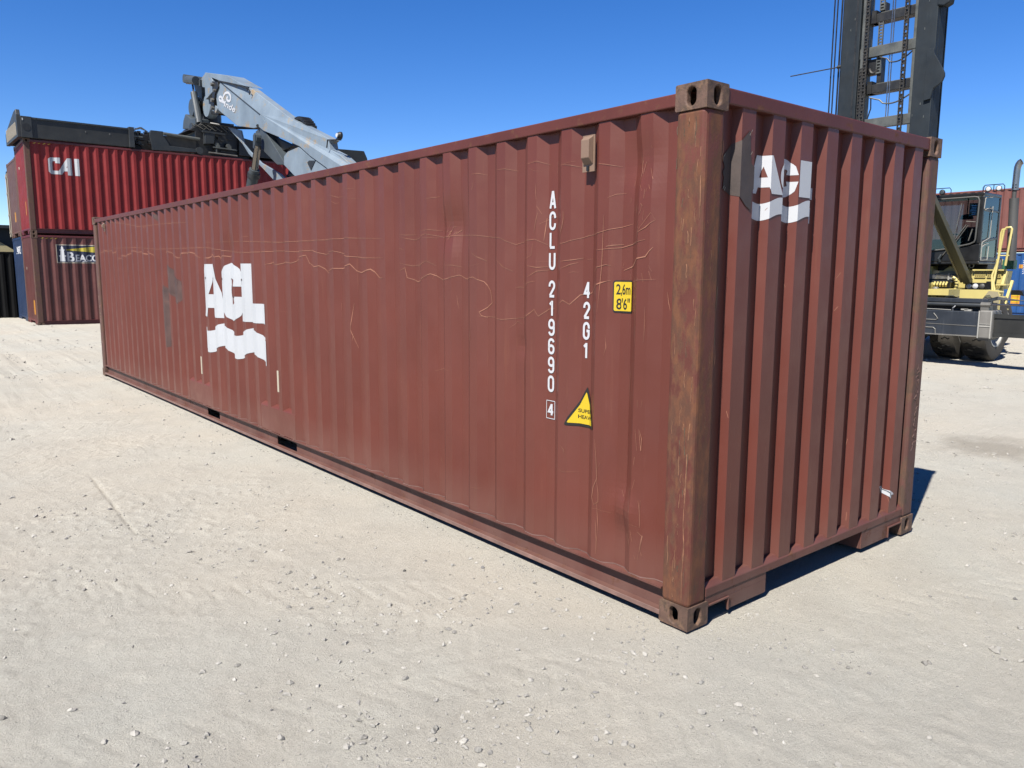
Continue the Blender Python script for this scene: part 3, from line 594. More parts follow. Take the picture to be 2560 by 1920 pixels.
# loose stones: thousands, one object
def stones(name,cnt,rmin,rmax,smin,smax,m,power=1.6,label=None,edge=False):
    t=np.array([(1,0,0),(-1,0,0),(0,1,0),(0,-1,0),(0,0,1),(0,0,-1)],float); F=[(0,2,4),(2,1,4),(1,3,4),(3,0,4),(2,0,5),(1,2,5),(3,1,5),(0,3,5)]
    V=[tuple(v) for v in t]; F2=[]; cache={}
    def mid(a,b):
        k=(min(a,b),max(a,b))
        if k not in cache: w=np.array(V[a])+np.array(V[b]); V.append(tuple(w/np.linalg.norm(w))); cache[k]=len(V)-1
        return cache[k]
    for a,b,c in F: ab,bc,ca=mid(a,b),mid(b,c),mid(c,a); F2+=[(a,ab,ca),(ab,b,bc),(ca,bc,c),(ab,bc,ca)]
    V=np.array(V); F2=np.array(F2); nv=len(V)
    r=rmin+(rmax-rmin)*rng.random(cnt)**power; a=rng.uniform(-.15,1.62,cnt)
    px=CAMP[0]+r*np.sin(a); py=CAMP[1]+r*np.cos(a)
    dens=np.clip(vnoise(px,py,.9,21)*1.9-.45,.12,1)*np.clip(vnoise(px,py,3.1,22)*1.8-.3,.2,1); keep=rng.random(cnt)<dens; px,py=px[keep],py[keep]
    if edge:
        e=rng.random(cnt); L_=rng.uniform(.1,12.1,cnt); q=np.abs(rng.normal(0,.05,cnt)); sd=rng.random(cnt)<.8
        px=np.where(sd,-.125-q+.10,rng.uniform(.1,2.4,cnt)); py=np.where(sd,L_,-.125-q+.08)
    ok=~((px>-.02)&(px<2.56)&(py>-.02)&(py<12.3)) if edge else ~((px>-.12)&(px<2.56)&(py>-.12)&(py<12.3)); px,py=px[ok],py[ok]; cnt=len(px)
    s=smin*(smax/smin)**(rng.random(cnt)**4.6)
    P=V[None]*(1+rng.uniform(-.42,.42,(cnt,nv,1)))*np.stack([s*rng.uniform(.8,1.3,cnt),s*rng.uniform(.6,1,cnt),s*rng.uniform(.45,.8,cnt)],-1)[:,None,:]
    th=rng.uniform(0,6.28,cnt); c,s_=np.cos(th)[:,None],np.sin(th)[:,None]; Xr=P[...,0]*c-P[...,1]*s_; Yr=P[...,0]*s_+P[...,1]*c
    co_=np.stack([Xr+px[:,None],Yr+py[:,None],P[...,2]+(height(px,py)+s*.18)[:,None]],-1).reshape(-1,3)
    fs=(F2[None]+(np.arange(cnt)*nv)[:,None,None]).reshape(-1,3)
    me=bpy.data.meshes.new(name); me.vertices.add(len(co_)); me.vertices.foreach_set('co',co_.astype('f4').ravel()); me.loops.add(fs.size); me.loops.foreach_set('vertex_index',fs.ravel().astype('i4'))
    me.polygons.add(len(fs)); me.polygons.foreach_set('loop_start',np.arange(0,fs.size,3,dtype='i4')); me.polygons.foreach_set('use_smooth',np.zeros(len(fs),bool)); me.update(calc_edges=True)
    o=link(name,me,m); tag(o,label,'gravel',kind='stuff')
M['stone']=mat('pale_stone',(.58,.555,.50),.85,var=.45,vscale=7,bump=.4)
M['stoned']=mat('grey_stone',(.36,.345,.33),.85,var=.5,vscale=5,bump=.4)
stones('gravel',120000,1.2,24,.0022,.017,'stone',1.35,'small pale loose stones scattered over the dirt yard')
stones('grey_gravel',9000,1.2,24,.0024,.014,'stoned',1.6,'small darker grey stones scattered among the pale gravel')
stones('larger_stones',420,1.25,9,.010,.026,'stone',1.2,'pale thumb sized stones lying here and there on the dirt')
stones('dirt_clods',5200,8,30,.010,.050,'stone',1.0,'small dusty clods roughening the yard far left')
stones('spilled_grit',2600,1,2,.002,.010,'stone',1,'fine grit lying along the foot of the maroon container',True)
# ---------------------------------------------------------------- the near container
def dent(a,z):
    d=.0022*math.sin(a*5.1+1.3)*math.sin(z*2.1+a)+.0015*math.sin(a*2.3)
    for (ya,za,r,k) in ((2.02,2.03,.13,.030),(.40,2.28,.12,.022),(.46,.50,.085,-.024),(6.02,1.95,.16,.02),(1.3,1.30,.06,.010)):
        q=((a-ya)**2+(z-za)**2)/(r*r)
        if q<6: d+=k*math.exp(-q)
    return d
MC=container('shipping_container',(0,0,0),0,2.591,'maroon','maroon_rail','rustpost2','casting',detail=True,extra=dent,
  label='maroon shipping container filling the foreground, white letters and wave on its long side',cat='shipping container')
R0,SP,EP=MC['root'],MC['sp'],MC['ep']
def side_art(fn,name,m,off=.0035,parent=None,pan=None,face='side',arc=None):
    b=art(); fn(b); return drape(name,b,m,parent or MC['side'],pan or SP,face,off,arc)
# big letters and wave on the long side (y runs to the left as seen)
def ring(cx,cz,rx,rz,n=28,a0=0,a1=360): return [(cx+rx*math.cos(math.radians(a0+(a1-a0)*i/(n-1))),cz+rz*math.sin(math.radians(a0+(a1-a0)*i/(n-1)))) for i in range(n)]
def wave(u0,u1,z,amp,th,cyc,ph=0,n=48,sl=0):
    t=[i/(n-1) for i in range(n)]; f_=lambda k:math.cos(2*math.pi*(k*cyc+ph))*amp+sl*k
    return [(u0+(u1-u0)*k,z+f_(k)) for k in t]+[(u0+(u1-u0)*k,z-th+f_(k)) for k in t[::-1]]
def logo(b,X,Zf,aw,big=True):
    """X(u) maps 0..1 across, Zf(v) maps 0..1 up"""
    T=lambda pts:[(X(p[0]),Zf(p[1])) for p in pts]
    art_curve(b,[T([(.075,1),(.225,1),(.365,0),(.225,0),(.20,.17),(.105,.17),(.085,0),(-.01,0)]),T([(.115,.43),(.185,.43),(.152,.72)])])
    out=ring(.50,.5,.172,.525,34,40,320); inn=ring(.528,.51,.062,.235,16,300,60)
    art_curve(b,[T([(.655,.60)]+out+[(.655,.42),(.545,.42)]+inn+[(.545,.60)])])
    art_curve(b,[T([(.665,1),(.825,1),(.825,.33),(1.0,.33),(1.0,0),(.665,0)])])
def main_logo(b):
    logo(b,lambda u:6.955-u*1.815,lambda v:1.226+.587*v,0)
def main_wave(b):
    art_curve(b,[[(6.955-u_*1.815,z_) for u_,z_ in [( (6.955-p[0])/1.815,p[1]) for p in wave(6.957,5.14,1.118,.052,.245,2.14,.30,60,-.006)]]])
side_art(main_logo,'lettering','white'); side_art(main_wave,'wave_emblem','white')
# the same emblem, small, on the end
def end_logo(b): logo(b,lambda u:.012+u*.70,lambda v:2.131+.184*v,0)
def end_wave(b): art_curve(b,[wave(.0,.70,2.100,.018,.082,2.19,.1875,60)])
side_art(end_logo,'lettering','whitetxt',.0025,MC['end'],EP,'end',.419); side_art(end_wave,'wave_emblem','whitetxt',.0025,MC['end'],EP,'end',.419)
# painted out patch and the faded rectangle behind the small emblem
def patch(b): art_tri(b,[(.205,2.275),(.225,2.30),(.27,2.345),(.352,2.412),(.36,2.33),(.372,2.26),(.425,2.235),(.452,2.205),(.44,2.17),(.40,2.145),(.385,2.13),(.383,2.04),(.34,2.06),(.29,2.10),(.25,2.12),(.215,2.135),(.222,2.19),(.21,2.21),(.225,2.235)])
side_art(patch,'painted_patch','greypatch',.0035,MC['end'],EP,'end')
def chips(b):
    for a in ((.212,2.282),(.356,2.40),(.347,2.388),(.362,2.30),(.225,2.128),(.215,2.135)): art_strip(b,[a,(a[0]+.012,a[1]+.016)],.006)
side_art(chips,'paint_chips','tag',.005,MC['end'],EP,'end')
# serial numbers
_at=art_text
def art_text(b,ch,cx,cz,w,h,bold=0,flip=1,**k):
    if ch=='4':
        T=lambda P:[(cx+flip*x*w,cz+z*h) for x,z in P]
        art_curve(b,[T([(.10,-.5),(.30,-.5),(.30,-.28),(.5,-.28),(.5,-.13),(.30,-.13),(.30,.5),(.02,.5),(-.5,-.14),(-.5,-.28),(.10,-.28)]),T([(.10,-.13),(-.24,-.13),(.10,.24)])]); return
    if ch=='1':
        art_curve(b,[[(cx+flip*x*h,cz+z*h) for x,z in ((.02,-.5),(.14,-.5),(.14,.5),(.05,.5),(-.12,.36),(-.12,.24),(.02,.33))]]); return
    _at(b,ch,cx,cz,w,h,bold,flip,**k)
def col_text(b,chars,y,zt,h,gap,w,bold=.012,fl=-1):
    z=zt
    for ch,g in chars:
        z-=g
        art_text(b,ch,y,z-h/2,w if ch not in '1' else w*.62,h,bold,fl); z-=h
def serial(b):
    Z={'A':(2.188,2.087),'C':(2.077,1.975),'L':(1.967,1.868),'U':(1.855,1.755)}
    for ch,(a,c) in Z.items(): art_glyph(b,ch,1.056,(a+c)/2,.054,a-c,.015)
    for ch,a,c in (('2',1.695,1.596),('1',1.588,1.490),('9',1.479,1.382),('6',1.368,1.276),('9',1.262,1.167),('0',1.153,1.058),('4',.995,.915)):
        art_glyph(b,ch,1.056,(a+c)/2,.054,a-c,.015)
    for p_,q_ in (((1.021,1.006),(1.091,1.006)),((1.091,1.006),(1.091,.902)),((1.091,.902),(1.021,.902)),((1.021,.902),(1.021,1.006))): art_strip(b,[p_,q_],.004,False)
def typecode(b):
    for ch,a,c in (('4',1.697,1.598),('2',1.584,1.488),('G',1.475,1.379),('1',1.368,1.272)): art_glyph(b,ch,.778,(a+c)/2,.052,a-c,.015)
side_art(serial,'serial_number','whitetxt'); side_art(typecode,'size_code','whitetxt')
def rrect(y0,y1,z0,z1,r,n=5):
    P=[]
    for cx,cz,a in ((y1-r,z1-r,0),(y0+r,z1-r,90),(y0+r,z0+r,180),(y1-r,z0+r,270)):
        for i in range(n+1): t=math.radians(a+90*i/n); P.append((cx+r*math.cos(t),cz+r*math.sin(t)))
    return P
s1=side_art(lambda b:art_curve(b,[rrect(.446,.568,1.537,1.702,.014)]),'height_sticker','blacktxt',.0035)
side_art(lambda b:art_curve(b,[rrect(.452,.562,1.545,1.694,.008)]),'sticker_face','yellow',.0050,s1)
def hs_t(b):
    art_text(b,'2,6m',.508,1.652,.088,.062,.012,-1); art_text(b,"8'6\"",.508,1.582,.084,.058,.012,-1)
# two-sub-level limit: printing sits beside the sticker face
side_art(hs_t,'print','blacktxt',.0062,s1)
def tri(k):
    c=((.758,1.125),(.906,.895),(.680,.898)); m_=(sum(p[0] for p in c)/3,sum(p[1] for p in c)/3); P=[]
    for i in range(3):
        p=c[i]; a=c[i-1]; b=c[(i+1)%3]
        p=(m_[0]+(p[0]-m_[0])*k,m_[1]+(p[1]-m_[1])*k); a=(m_[0]+(a[0]-m_[0])*k,m_[1]+(a[1]-m_[1])*k); b=(m_[0]+(b[0]-m_[0])*k,m_[1]+(b[1]-m_[1])*k)
        t=.06; P+= [(p[0]+(a[0]-p[0])*t,p[1]+(a[1]-p[1])*t),(p[0]+((a[0]+b[0])/2-p[0])*t*.35,p[1]+((a[1]+b[1])/2-p[1])*t*.35),(p[0]+(b[0]-p[0])*t,p[1]+(b[1]-p[1])*t)]
    return P
s2=side_art(lambda b:art_curve(b,[tri(1.0)]),'warning_triangle','blacktxt',.0035)
side_art(lambda b:art_curve(b,[tri(.80)]),'sticker_face','yellow',.0050,s2)
side_art(lambda b:(art_text(b,'SUPER',.765,.985,.112,.020,.012,-1),art_text(b,'HEAVY',.765,.951,.112,.020,.012,-1)),'print','blacktxt',.0062,s2)
# scratches, repaint patches, placards
def scr(b):
    for w,pts in D['scratches']: art_strip(b,pts,w*.78)
    rd=random.Random(5)
    for i in range(120):
        y=rd.uniform(.25,11.8); z=rd.choice((rd.uniform(1.3,2.35),rd.uniform(.3,2.4))); L_=rd.uniform(.03,.22)
        if 5.05<y<7.05 and .8<z<1.9: continue
        if rd.random()<.45: art_strip(b,[(y,z),(y+rd.uniform(-.01,.01),z-L_*.6),(y+rd.uniform(-.015,.015),z-L_)],rd.uniform(.0015,.004))
        else: art_strip(b,[(y,z),(y+L_*.5,z+rd.uniform(-.02,.02)),(y+L_,z+rd.uniform(-.03,.03))],rd.uniform(.0012,.003))
    for i in range(46):      # gouges near the end
        y=rd.gauss(.40,.05); z=rd.choice((rd.uniform(2.0,2.4),rd.uniform(.3,.9),rd.uniform(1.7,2.1))); art_strip(b,[(y,z),(y+rd.uniform(-.02,.02),z-rd.uniform(.01,.06))],rd.uniform(.002,.006))
    for yy,zz,nn in ((2.04,1.99,10),(6.02,1.96,9)):
        for i in range(nn): a_=rd.gauss(yy,.03); c_=rd.gauss(zz,.035); art_strip(b,[(a_,c_),(a_-rd.uniform(.01,.05),c_+rd.uniform(.0,.04))],rd.uniform(.003,.010))
side_art(scr,'scratches','scratch',.0024)
side_art(lambda b:(art_tri(b,D['greyblob']),art_tri(b,D['greypatch2'])),'painted_patch','softpatch',.0014)
side_art(lambda b:art_tri(b,D['greystreak']),'stain_streak','softpatch',.0014)
def weld(b):   # sealant line where panel meets the bottom rail
    pts=[(.18+i*.04,.182+.0012*math.sin(i*1.7)) for i in range(296)]; art_strip(b,pts,.006,False)
side_art(weld,'sealant_seam','seam',.0022)
def pins(b):
    for y,z in ((6.80,1.66),(6.56,1.655),(6.27,1.655),(6.0,1.655),(5.70,1.65),(5.95,1.47)): art_curve(b,[ring(y,z,.014,.012,10,0,324)]); art_strip(b,[(y,z),(y,z-.05)],.006)
side_art(pins,'rivet_marks','greypatch',.0062)
# reinforcing plates above the fork pockets
for y0,y1 in ((6.81,7.57),(4.52,5.33)):
    b=MB(); b.prism([(.0075,.180),(.0075,.42),(.046,.455),(.046,.180)],'y',y0,y1); b.build('pocket_plate','maroon',R0,bevel=.003)
for y,z0,z1 in ((7.09,.54,.745),(4.875,.595,.80)):
    MB().box(.004,.0095,y-.018,y+.018,z0,z1).build('placard','tag',R0)
# vents
for y,z0,z1 in ((.742,2.26,2.445),(11.42,2.34,2.47)):
    v=MB().box(.006,.012,y-.044,y+.044,z0,z1).build('vent_cover','vent',R0)
    b=MB(); x0=-.024
    b.add([(.006,y-.034,z0+.035),(.006,y+.034,z0+.035),(.006,y+.034,z1-.004),(.006,y-.034,z1-.004),(x0,y-.028,z0+.068),(x0,y+.028,z0+.068),(x0,y+.028,z1-.026),(x0,y-.028,z1-.026)],
      [(0,1,2,3),(4,7,6,5),(0,4,5,1),(1,5,6,2),(2,6,7,3),(3,7,4,0)]); b.build('hood','vent',v,bevel=.003)
    MB().box(-.002,.0058,y-.008,y+.008,z0+.004,z0+.028).build('bolt','blacktxt',v)
# end panel: column of serial letters in the recess, torn sticker
def endser(b):
    zz=2.24
    for ch in 'ACLU 219690 4':
        if ch!=' ': art_text(b,ch,1.992,zz-.04,.062,.078,.03,1)
        zz-=.088
side_art(endser,'serial_number','whitetxt',.0025,MC['end'],EP,'end')
side_art(lambda b:art_tri(b,[(2.03,.368),(2.06,.366),(2.075,.345),(2.10,.335),(2.135,.316),(2.14,.305),(2.115,.308),(2.105,.282),(2.07,.32)]),'torn_sticker','whitetxt',.0035,MC['end'],EP,'end')
side_art(lambda b:art_strip(b,[(2.045,.362),(2.085,.333),(2.108,.300)],.005,False),'sticker_print','slate',.0045,MC['end'],EP,'end')
def escr(b):
    rd=random.Random(9)
    for i in range(70):
        x=rd.uniform(.2,2.2); z=rd.uniform(.25,2.4); art_strip(b,[(x,z),(x+rd.uniform(-.01,.01),z-rd.uniform(.01,.06))],rd.uniform(.0015,.004))
side_art(escr,'scratches','scratch',.0028,MC['end'],EP,'end')
# scribbles scratched into the two outer corner posts
b=MB(); rd=random.Random(3)
for k in range(22):
    z=1.15-k*.026; x=2.36+rd.uniform(-.02,.02); b.tube([(x,.004,z),(x+rd.uniform(-.03,.03),.004,z-.02),(x+rd.uniform(-.03,.03),.004,z-.035)],.0013,4)
b.build('scribble','seam',R0)
b=MB()
for k in range(16):
    z=1.35-k*.05; y=12.10+rd.uniform(-.03,.03); b.tube([(.004,y,z),(.004,y+rd.uniform(-.04,.04),z-.03),(.004,y+rd.uniform(-.04,.04),z-.055)],.003,4)
b.build('scribble','seam',R0)

# flecks and scrapes on the near corner post
for nm,mm,cnt,sd_ in (('rust_flecks','rustfleck',40,31),('grime_flecks','oliverust',22,32)):
    rd=random.Random(sd_); b=MB()
    for i in range(cnt):
        z=rd.uniform(.14,2.45); L_=rd.uniform(.01,.11)*(1.6 if rd.random()<.2 else 1); w=rd.uniform(.0015,.006)
        if rd.random()<.78:
            y=min(.165,abs(rd.gauss(.055,.04))+.024); pts=[(y+rd.uniform(-.004,.004),z-L_*k/3,w*rd.uniform(.4,1.2)) for k in range(4)]
            if z-L_<.125: continue
            vs=[]; 
            for yy,zz,ww in pts: vs+= [(.0042,yy-ww/2,zz),(.0042,yy+ww/2,zz)]
        else:
            x=rd.uniform(.03,.14); pts=[(x+rd.uniform(-.004,.004),z-L_*k/3,w*rd.uniform(.4,1.2)) for k in range(4)]
            if z-L_<.125: continue
            vs=[]
            for xx_,zz,ww in pts: vs+= [(xx_-ww/2,.0042,zz),(xx_+ww/2,.0042,zz)]
        b.add(vs,[(0,1,3,2),(2,3,5,4),(4,5,7,6)])
    b.build(nm,mm,R0)

b=MB(); rd=random.Random(77); z=2.44; y=.03
while z>.14:
    L_=rd.uniform(.03,.16); w=rd.uniform(.002,.006); y2=min(.05,max(.020,y+rd.uniform(-.006,.006)))
    if rd.random()<.72 and z-L_>.12: b.add([(.0043,y-w/2,z),(.0043,y+w/2,z),(.0043,y2-w/2,z-L_),(.0043,y2+w/2,z-L_)],[(0,1,3,2)])
    y=y2; z-=L_
b.build('edge_wear','rustfleck',R0)
# ---------------------------------------------------------------- stack on the left
YAWS=math.radians(-1.4); HC=2.896; ZB=-.05
dS=Vector((math.cos(YAWS),math.sin(YAWS),0)); nS=Vector((-math.sin(YAWS),math.cos(YAWS),0))
c0=Vector((1.16,26.42,ZB))
def stack(x_off,row,z,H,mats,name='shipping_container',**kw):
    o=c0+dS*(12.192+x_off)+nS*(row*2.47)+Vector((0,0,z))
    return container(name,o,math.pi/2+YAWS,H,*mats,**kw)
GS='containers stacked at the left behind the foreground container'
cai=stack(0,0,HC,HC,('crimson','crimson_rail','rustpost2','casting'),label='crimson container with three white letters, upper one of the left stack, gripped by the spreader',cat='shipping container',group=GS)
bea=stack(0,0,0,HC,('darkmaroon','crimson_rail','rustpost2','casting'),label='dark maroon container with a navy lighthouse sign, standing under the crimson one',cat='shipping container',group=GS)
brn=stack(0,1,HC,2.591,('brown','rustpost2','rustpost2','casting'),label='dull brown container behind the crimson one, on top of the dark blue one',cat='shipping container',group=GS)
blu=stack(0,1,0,HC,('blue','blue','blue','blue'),label='dark blue container behind the lighthouse sign container, white letters on its end',cat='shipping container',group=GS)
thr=stack(.22,2,HC,2.591,('darkmaroon','black','black','black'),label='container with pale door bars on its end, farthest upper one of the left stack',cat='shipping container',group=GS)
thb=stack(.36,2,0,HC,('black','black','black','black'),label='blackish container under the one with pale door bars',cat='shipping container',group=GS)
blk=stack(-11.9,2.05,-.14,2.60,('black','black','black','black'),label='black container with deep shade put into its colour, low at the far left edge beside the blue one',cat='shipping container',group=GS)  # stands in for a dark, partly shadowed area; its colour paints the shade
def onside(c,fn,name,m,off=.004,parent=None): b=art(); fn(b); return drape(name,b,m,parent or c['side'],c['sp'],'side',off)
def onend(c,fn,name,m,off=.004,parent=None): b=art(); fn(b); return drape(name,b,m,parent or c['root'],c['bp'],'back',off)
U=lambda u:12.192-u       # distance from the left corner, seen from the yard
def cai_l(b):
    T=lambda pts:[(U(x-1.17),z-ZB-HC) for x,z in pts]
    art_curve(b,[T([(1.80,5.10),(1.80,5.17),(1.86,5.225),(2.14,5.236),(2.13,5.06),(2.00,5.06),(2.00,5.12),(1.93,5.12),(1.915,5.06),(1.915,4.83),(2.08,4.83),(2.33,5.236),(2.455,5.236),(2.455,4.71),(2.325,4.71),(2.325,4.83),(2.235,4.83),(2.165,4.72),(1.86,4.72),(1.80,4.79)]),T([(2.30,4.94),(2.325,4.94),(2.325,5.0)])])
    art_curve(b,[T([(2.535,5.24),(2.665,5.24),(2.665,4.71),(2.535,4.71)])])
onside(cai,cai_l,'lettering','white')
BZ=-ZB
X0,X1,Z0_,Z1_=U(.66),U(3.05),1.955+BZ,2.54+BZ
sg=onside(bea,lambda b:art_curve(b,[[(X0,Z0_),(X0,Z1_),(X1,Z1_),(X1,Z0_)]]),'sign','tag',.006,bea['root'])
M['signnavy']=mat('navy_sign_print',(.010,.018,.06),.5,flat=True); M['signyel']=mat('yellow_sign_print',(.70,.58,.05),.5,flat=True)
onside(bea,lambda b:art_curve(b,[[(X0-.025,Z0_+.025),(X0-.025,Z1_-.025),(X1+.025,Z1_-.025),(X1+.025,Z0_+.025)]]),'sign_face','signnavy',.009,sg)
def beam(b):
    x=X0-.28; z=Z1_-.18
    for k in range(5):
        a=(-.075+k*.042); c=a+.030; L_=1.9; art_curve(b,[[(x,z+.003*k),(x-L_,z+a*2.0+.02),(x-L_,z+c*2.0+.02),(x,z+.003*k+.012)]])
onside(bea,beam,'light_beam','signyel',.012,sg)
def bl(b):
    art_text(b,'B',X0-.40,Z0_+.20,.20,.31,.03,-1); art_text(b,'EACON',X0-.97,Z0_+.165,.86,.215,.03,-1)
    for k in range(6): x=X0-.30-k*.215; art_curve(b,[[(x,Z0_+.05),(x-.16,Z0_+.05),(x-.16,Z0_+.068),(x,Z0_+.068)]]) if k!=3 else None
    lx=X0-.17; z=Z0_+.05
    art_curve(b,[[(lx+.075,z),(lx-.075,z),(lx-.065,z+.15),(lx-.10,z+.16),(lx-.10,z+.19),(lx-.055,z+.20),(lx-.045,z+.34),(lx-.07,z+.35),(lx-.07,z+.375),(lx-.035,z+.38),(lx-.03,z+.44),(lx,z+.49),(lx+.03,z+.44),(lx+.035,z+.38),(lx+.07,z+.375),(lx+.07,z+.35),(lx+.045,z+.34),(lx+.055,z+.20),(lx+.10,z+.19),(lx+.10,z+.16),(lx+.065,z+.15)]])
onside(bea,bl,'sign_lettering','whitetxt',.013,sg)
# hazard stripes at the top corners, end stickers, small plates
for c in (cai,bea):
    H=HC
    def hz(b):
        for k in range(4): y=12.192-.25-k*.13; art_curve(b,[[(y,H-.135),(y-.06,H-.105),(y-.10,H-.105),(y-.04,H-.135)]])
    onside(c,hz,'hazard_stripes','yellow',.004,c['root'])
def strip_end(c,x0,x1,z0,z1,name='end_sticker',m='orange'):
    onend(c,lambda b:art_curve(b,[[(x0,z0),(x1,z0),(x1,z1),(x0,z1)]]),name,m,.004)
strip_end(cai,.55,.74,.60,1.02); strip_end(bea,.45,.66,.36,.82); strip_end(brn,1.0,1.25,.52,.85)
strip_end(cai,1.5,1.62,2.1,2.18,'small_plate','tag'); strip_end(bea,1.6,1.75,1.80,1.88,'small_plate','tag'); strip_end(brn,.4,.5,.60,.66,'small_plate','tag')
onend(blu,lambda b:art_text(b,'CMA',.95,2.46,1.3,.26,.03,1),'lettering','whitetxt',.005)
# locking bars on the far door end
b=MB()
for x in (.45,.95,1.5,2.0): b.tube([(x,12.192+.05,.12),(x,12.192+.05,2.45)],.022,8)
for z in (.25,.9,1.7,2.3):
    for x in (.45,.95,1.5,2.0): b.box(x-.05,x+.05,12.19,12.27,z,z+.06)
b.build('locking_bars','tag',thr['root'])
# low dark shed far left behind the stack
sh=empty('shed',(-8.1,37.6,-.2),math.radians(-3),label='low dark grey shed with a cream gable panel behind the left stack',cat='shed')
b=MB().box(0,10.6,0,7,0,3.65); b.build('wall','darkgrey',sh,bevel=.02)
b=MB(); b.prism([(-.2,3.65),(10.8,3.65),(10.8,3.78),(-.2,3.78)],'y',-.25,7.25); b.build('roof','slate2',sh)
b=MB(); b.prism([(8.6,1.2),(11.05-.6,1.2),(10.15,2.75),(9.5,3.2),(8.6,3.2)],'y',-.05,-.005); b.build('gable_panel','cream',sh)
# ---------------------------------------------------------------- reach stacker with its spreader on the crimson container
RS=empty('reach_stacker',(7.3,16,0),0,label='blue grey reach stacker, rusty boom raised over the foreground container, gripping the crimson container',cat='reach stacker')
RS.location=(0,0,0)
XB=6.75; XF=7.20
def pz(name,key,x0,x1,m,parent=RS,bevel=.012): return MB().prism(D[key],'x',x0,x1).build(name,m,parent,bevel=bevel)
boom=MB(); 
# boom box: lower facet vertical, upper facet leans in
S=D['boom_side']; Uo=D['boom_upper']
top=[(22.629,7.405),(19.635,6.031),(18.874,5.754),(17.615,5.304),(17.202,5.148)]
boom.prism(S,'x',XB,XF)
ridge={0,18,17,16}; n_=len(Uo); lean=[0 if i in (0,18,17,16,15,14,13,12,11,10) else .10 for i in range(n_)]
fr=[(XB-.004+(lean[i]),p[0],p[1]) for i,p in enumerate(Uo)]; bk=[(XF+.004-lean[i],p[0],p[1]) for i,p in enumerate(Uo)]
boom.add(fr+bk,[tuple(range(n_))[::-1],tuple(range(n_,2*n_))]+[(i,(i+1)%n_,n_+(i+1)%n_,n_+i) for i in range(n_)])
BO=boom.build('boom','boom',RS,bevel=.015)
bb=MB(); bb.prism([(q[0],q[1]+.0) for q in D['boom_back']],'x',6.95,7.3); bb.build('boom_top_duct','boom',BO)
# rest of the boom down to its pivot (out of sight behind the near container)
bx=MB(); bx.prism([(15.2,4.05),(14.6,3.75),(9.8,2.35),(9.8,1.75),(10.4,1.7),(15.6,3.35),(16.3,3.85)],'x',XB+.05,XF-.05); bx.build('boom_root','boom',RS)
seamb=MB(); seamb.bar((XB-.006,24.89,7.945),(XB-.006,21.646,6.43),.012,.03,(1,0,0)); seamb.bar((XB-.006,22.63,7.40),(XB-.006,22.55,7.33),.012,.10,(1,0,0)); seamb.build('boom_seam','slate2',BO)
b=MB(); b.tube([(XB-.02,y,z) for y,z in ((25.0,7.99),(24.2,7.80),(22.9,7.46),(22.6,7.36),(22.5,7.28))],.022,6); b.tube([(XB-.02,y,z) for y,z in ((22.4,7.28),(22.3,7.2),(22.35,7.12))],.02,6); b.build('hose','grime',BO)
hd=pz('boom_head','head_plate',6.72,7.30,'boom')
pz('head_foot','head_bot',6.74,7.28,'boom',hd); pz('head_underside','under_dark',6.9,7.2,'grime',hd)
pz('extension_gear','mech',6.70,6.90,'grime',hd,.006)
b=MB()
for y,z,rr in ((25.45,7.95,.06),(25.25,7.72,.05),(25.5,7.45,.07),(25.55,7.2,.06)): b.tube([(6.62,y,z),(6.75,y,z)],rr,8)
b.build('gear_pins','steel',hd)
pz('head_bracket','head_up',6.85,7.25,'slate',hd)
b=MB(); b.tube([(6.55,28.0,8.58),(7.9,28.0,8.58)],.15,12); b.tube([(6.55,27.6,8.45),(6.55,26.7,8.28)],.14,10); b.bar((6.75,27.9,8.5),(6.75,26.6,8.2),.2,.2,(1,0,0)); b.build('head_pin','slate',hd)
b=MB(); b.tube([(6.6,27.25,8.35),(6.6,27.12,7.85)],.035,8); b.build('damper_rod','chrome',hd)
b=MB(); b.tube([(6.6,27.14,7.95),(6.6,26.72,6.85)],.115,12); b.build('damper_cylinder','slate',hd)
b=MB(); b.lathe([(0,-.12),(.30,-.12),(.34,-.05),(.34,.05),(.30,.12),(0,.12)],(6.75,27.6,7.52),'x',20); b.build('rotator_disc','slate',hd,smooth=True)
b=MB(); b.lathe([(0,-.16),(.36,-.16),(.42,-.05),(.42,.05),(.36,.16),(0,.16)],(7.0,26.62,7.45),'x',20); b.build('rotator_disc','boom',hd,smooth=True)
hc=pz('rotator_casting','head_cast',6.45,6.95,'slate',hd,.03)
b=MB(); b.tube([(6.40,27.05,6.72),(6.46,27.05,6.72)],.17,14); b.build('casting_boss','slate2',hd)
# lift bracket and cylinder
pz('bracket','bracket',6.80,7.16,'slate',BO); pz('bracket_web','cavity',7.0,7.14,'grime',BO); pz('lower_plate','low_plate',6.78,7.18,'boom',BO); pz('far_bracket','far_plate',7.22,7.28,'boom',BO)
pz('flag_plate','flag',6.765,6.779,'slate2',BO,0)
b=MB(); b.tube([(6.758,18.02,4.80),(6.772,18.02,4.80)],.035,12); b.build('flag_hole','white',BO)
for xx in (6.62,7.88):
    cy=MB().tube([(xx,21.93,4.83),(xx,23.6,2.2),(xx,24.1,1.5)],.16,16).build('lift_cylinder','slate',RS,smooth=True)
    MB().tube([(xx,21.60,5.50),(xx,21.98,4.74)],.105,16).build('piston_rod','chrome',cy,smooth=True)
    MB().tube([(xx,21.99,4.72),(xx,22.05,4.60)],.19,16).build('gland','slate2',cy,smooth=True)
    b=MB(); b.tube([(xx-.07,21.64,5.72),(xx+.07,21.64,5.72)],.15,14); b.bar((xx,21.62,5.80),(xx,21.66,5.42),.16,.2,(1,0,0)); b.build('rod_eye','slate',cy)
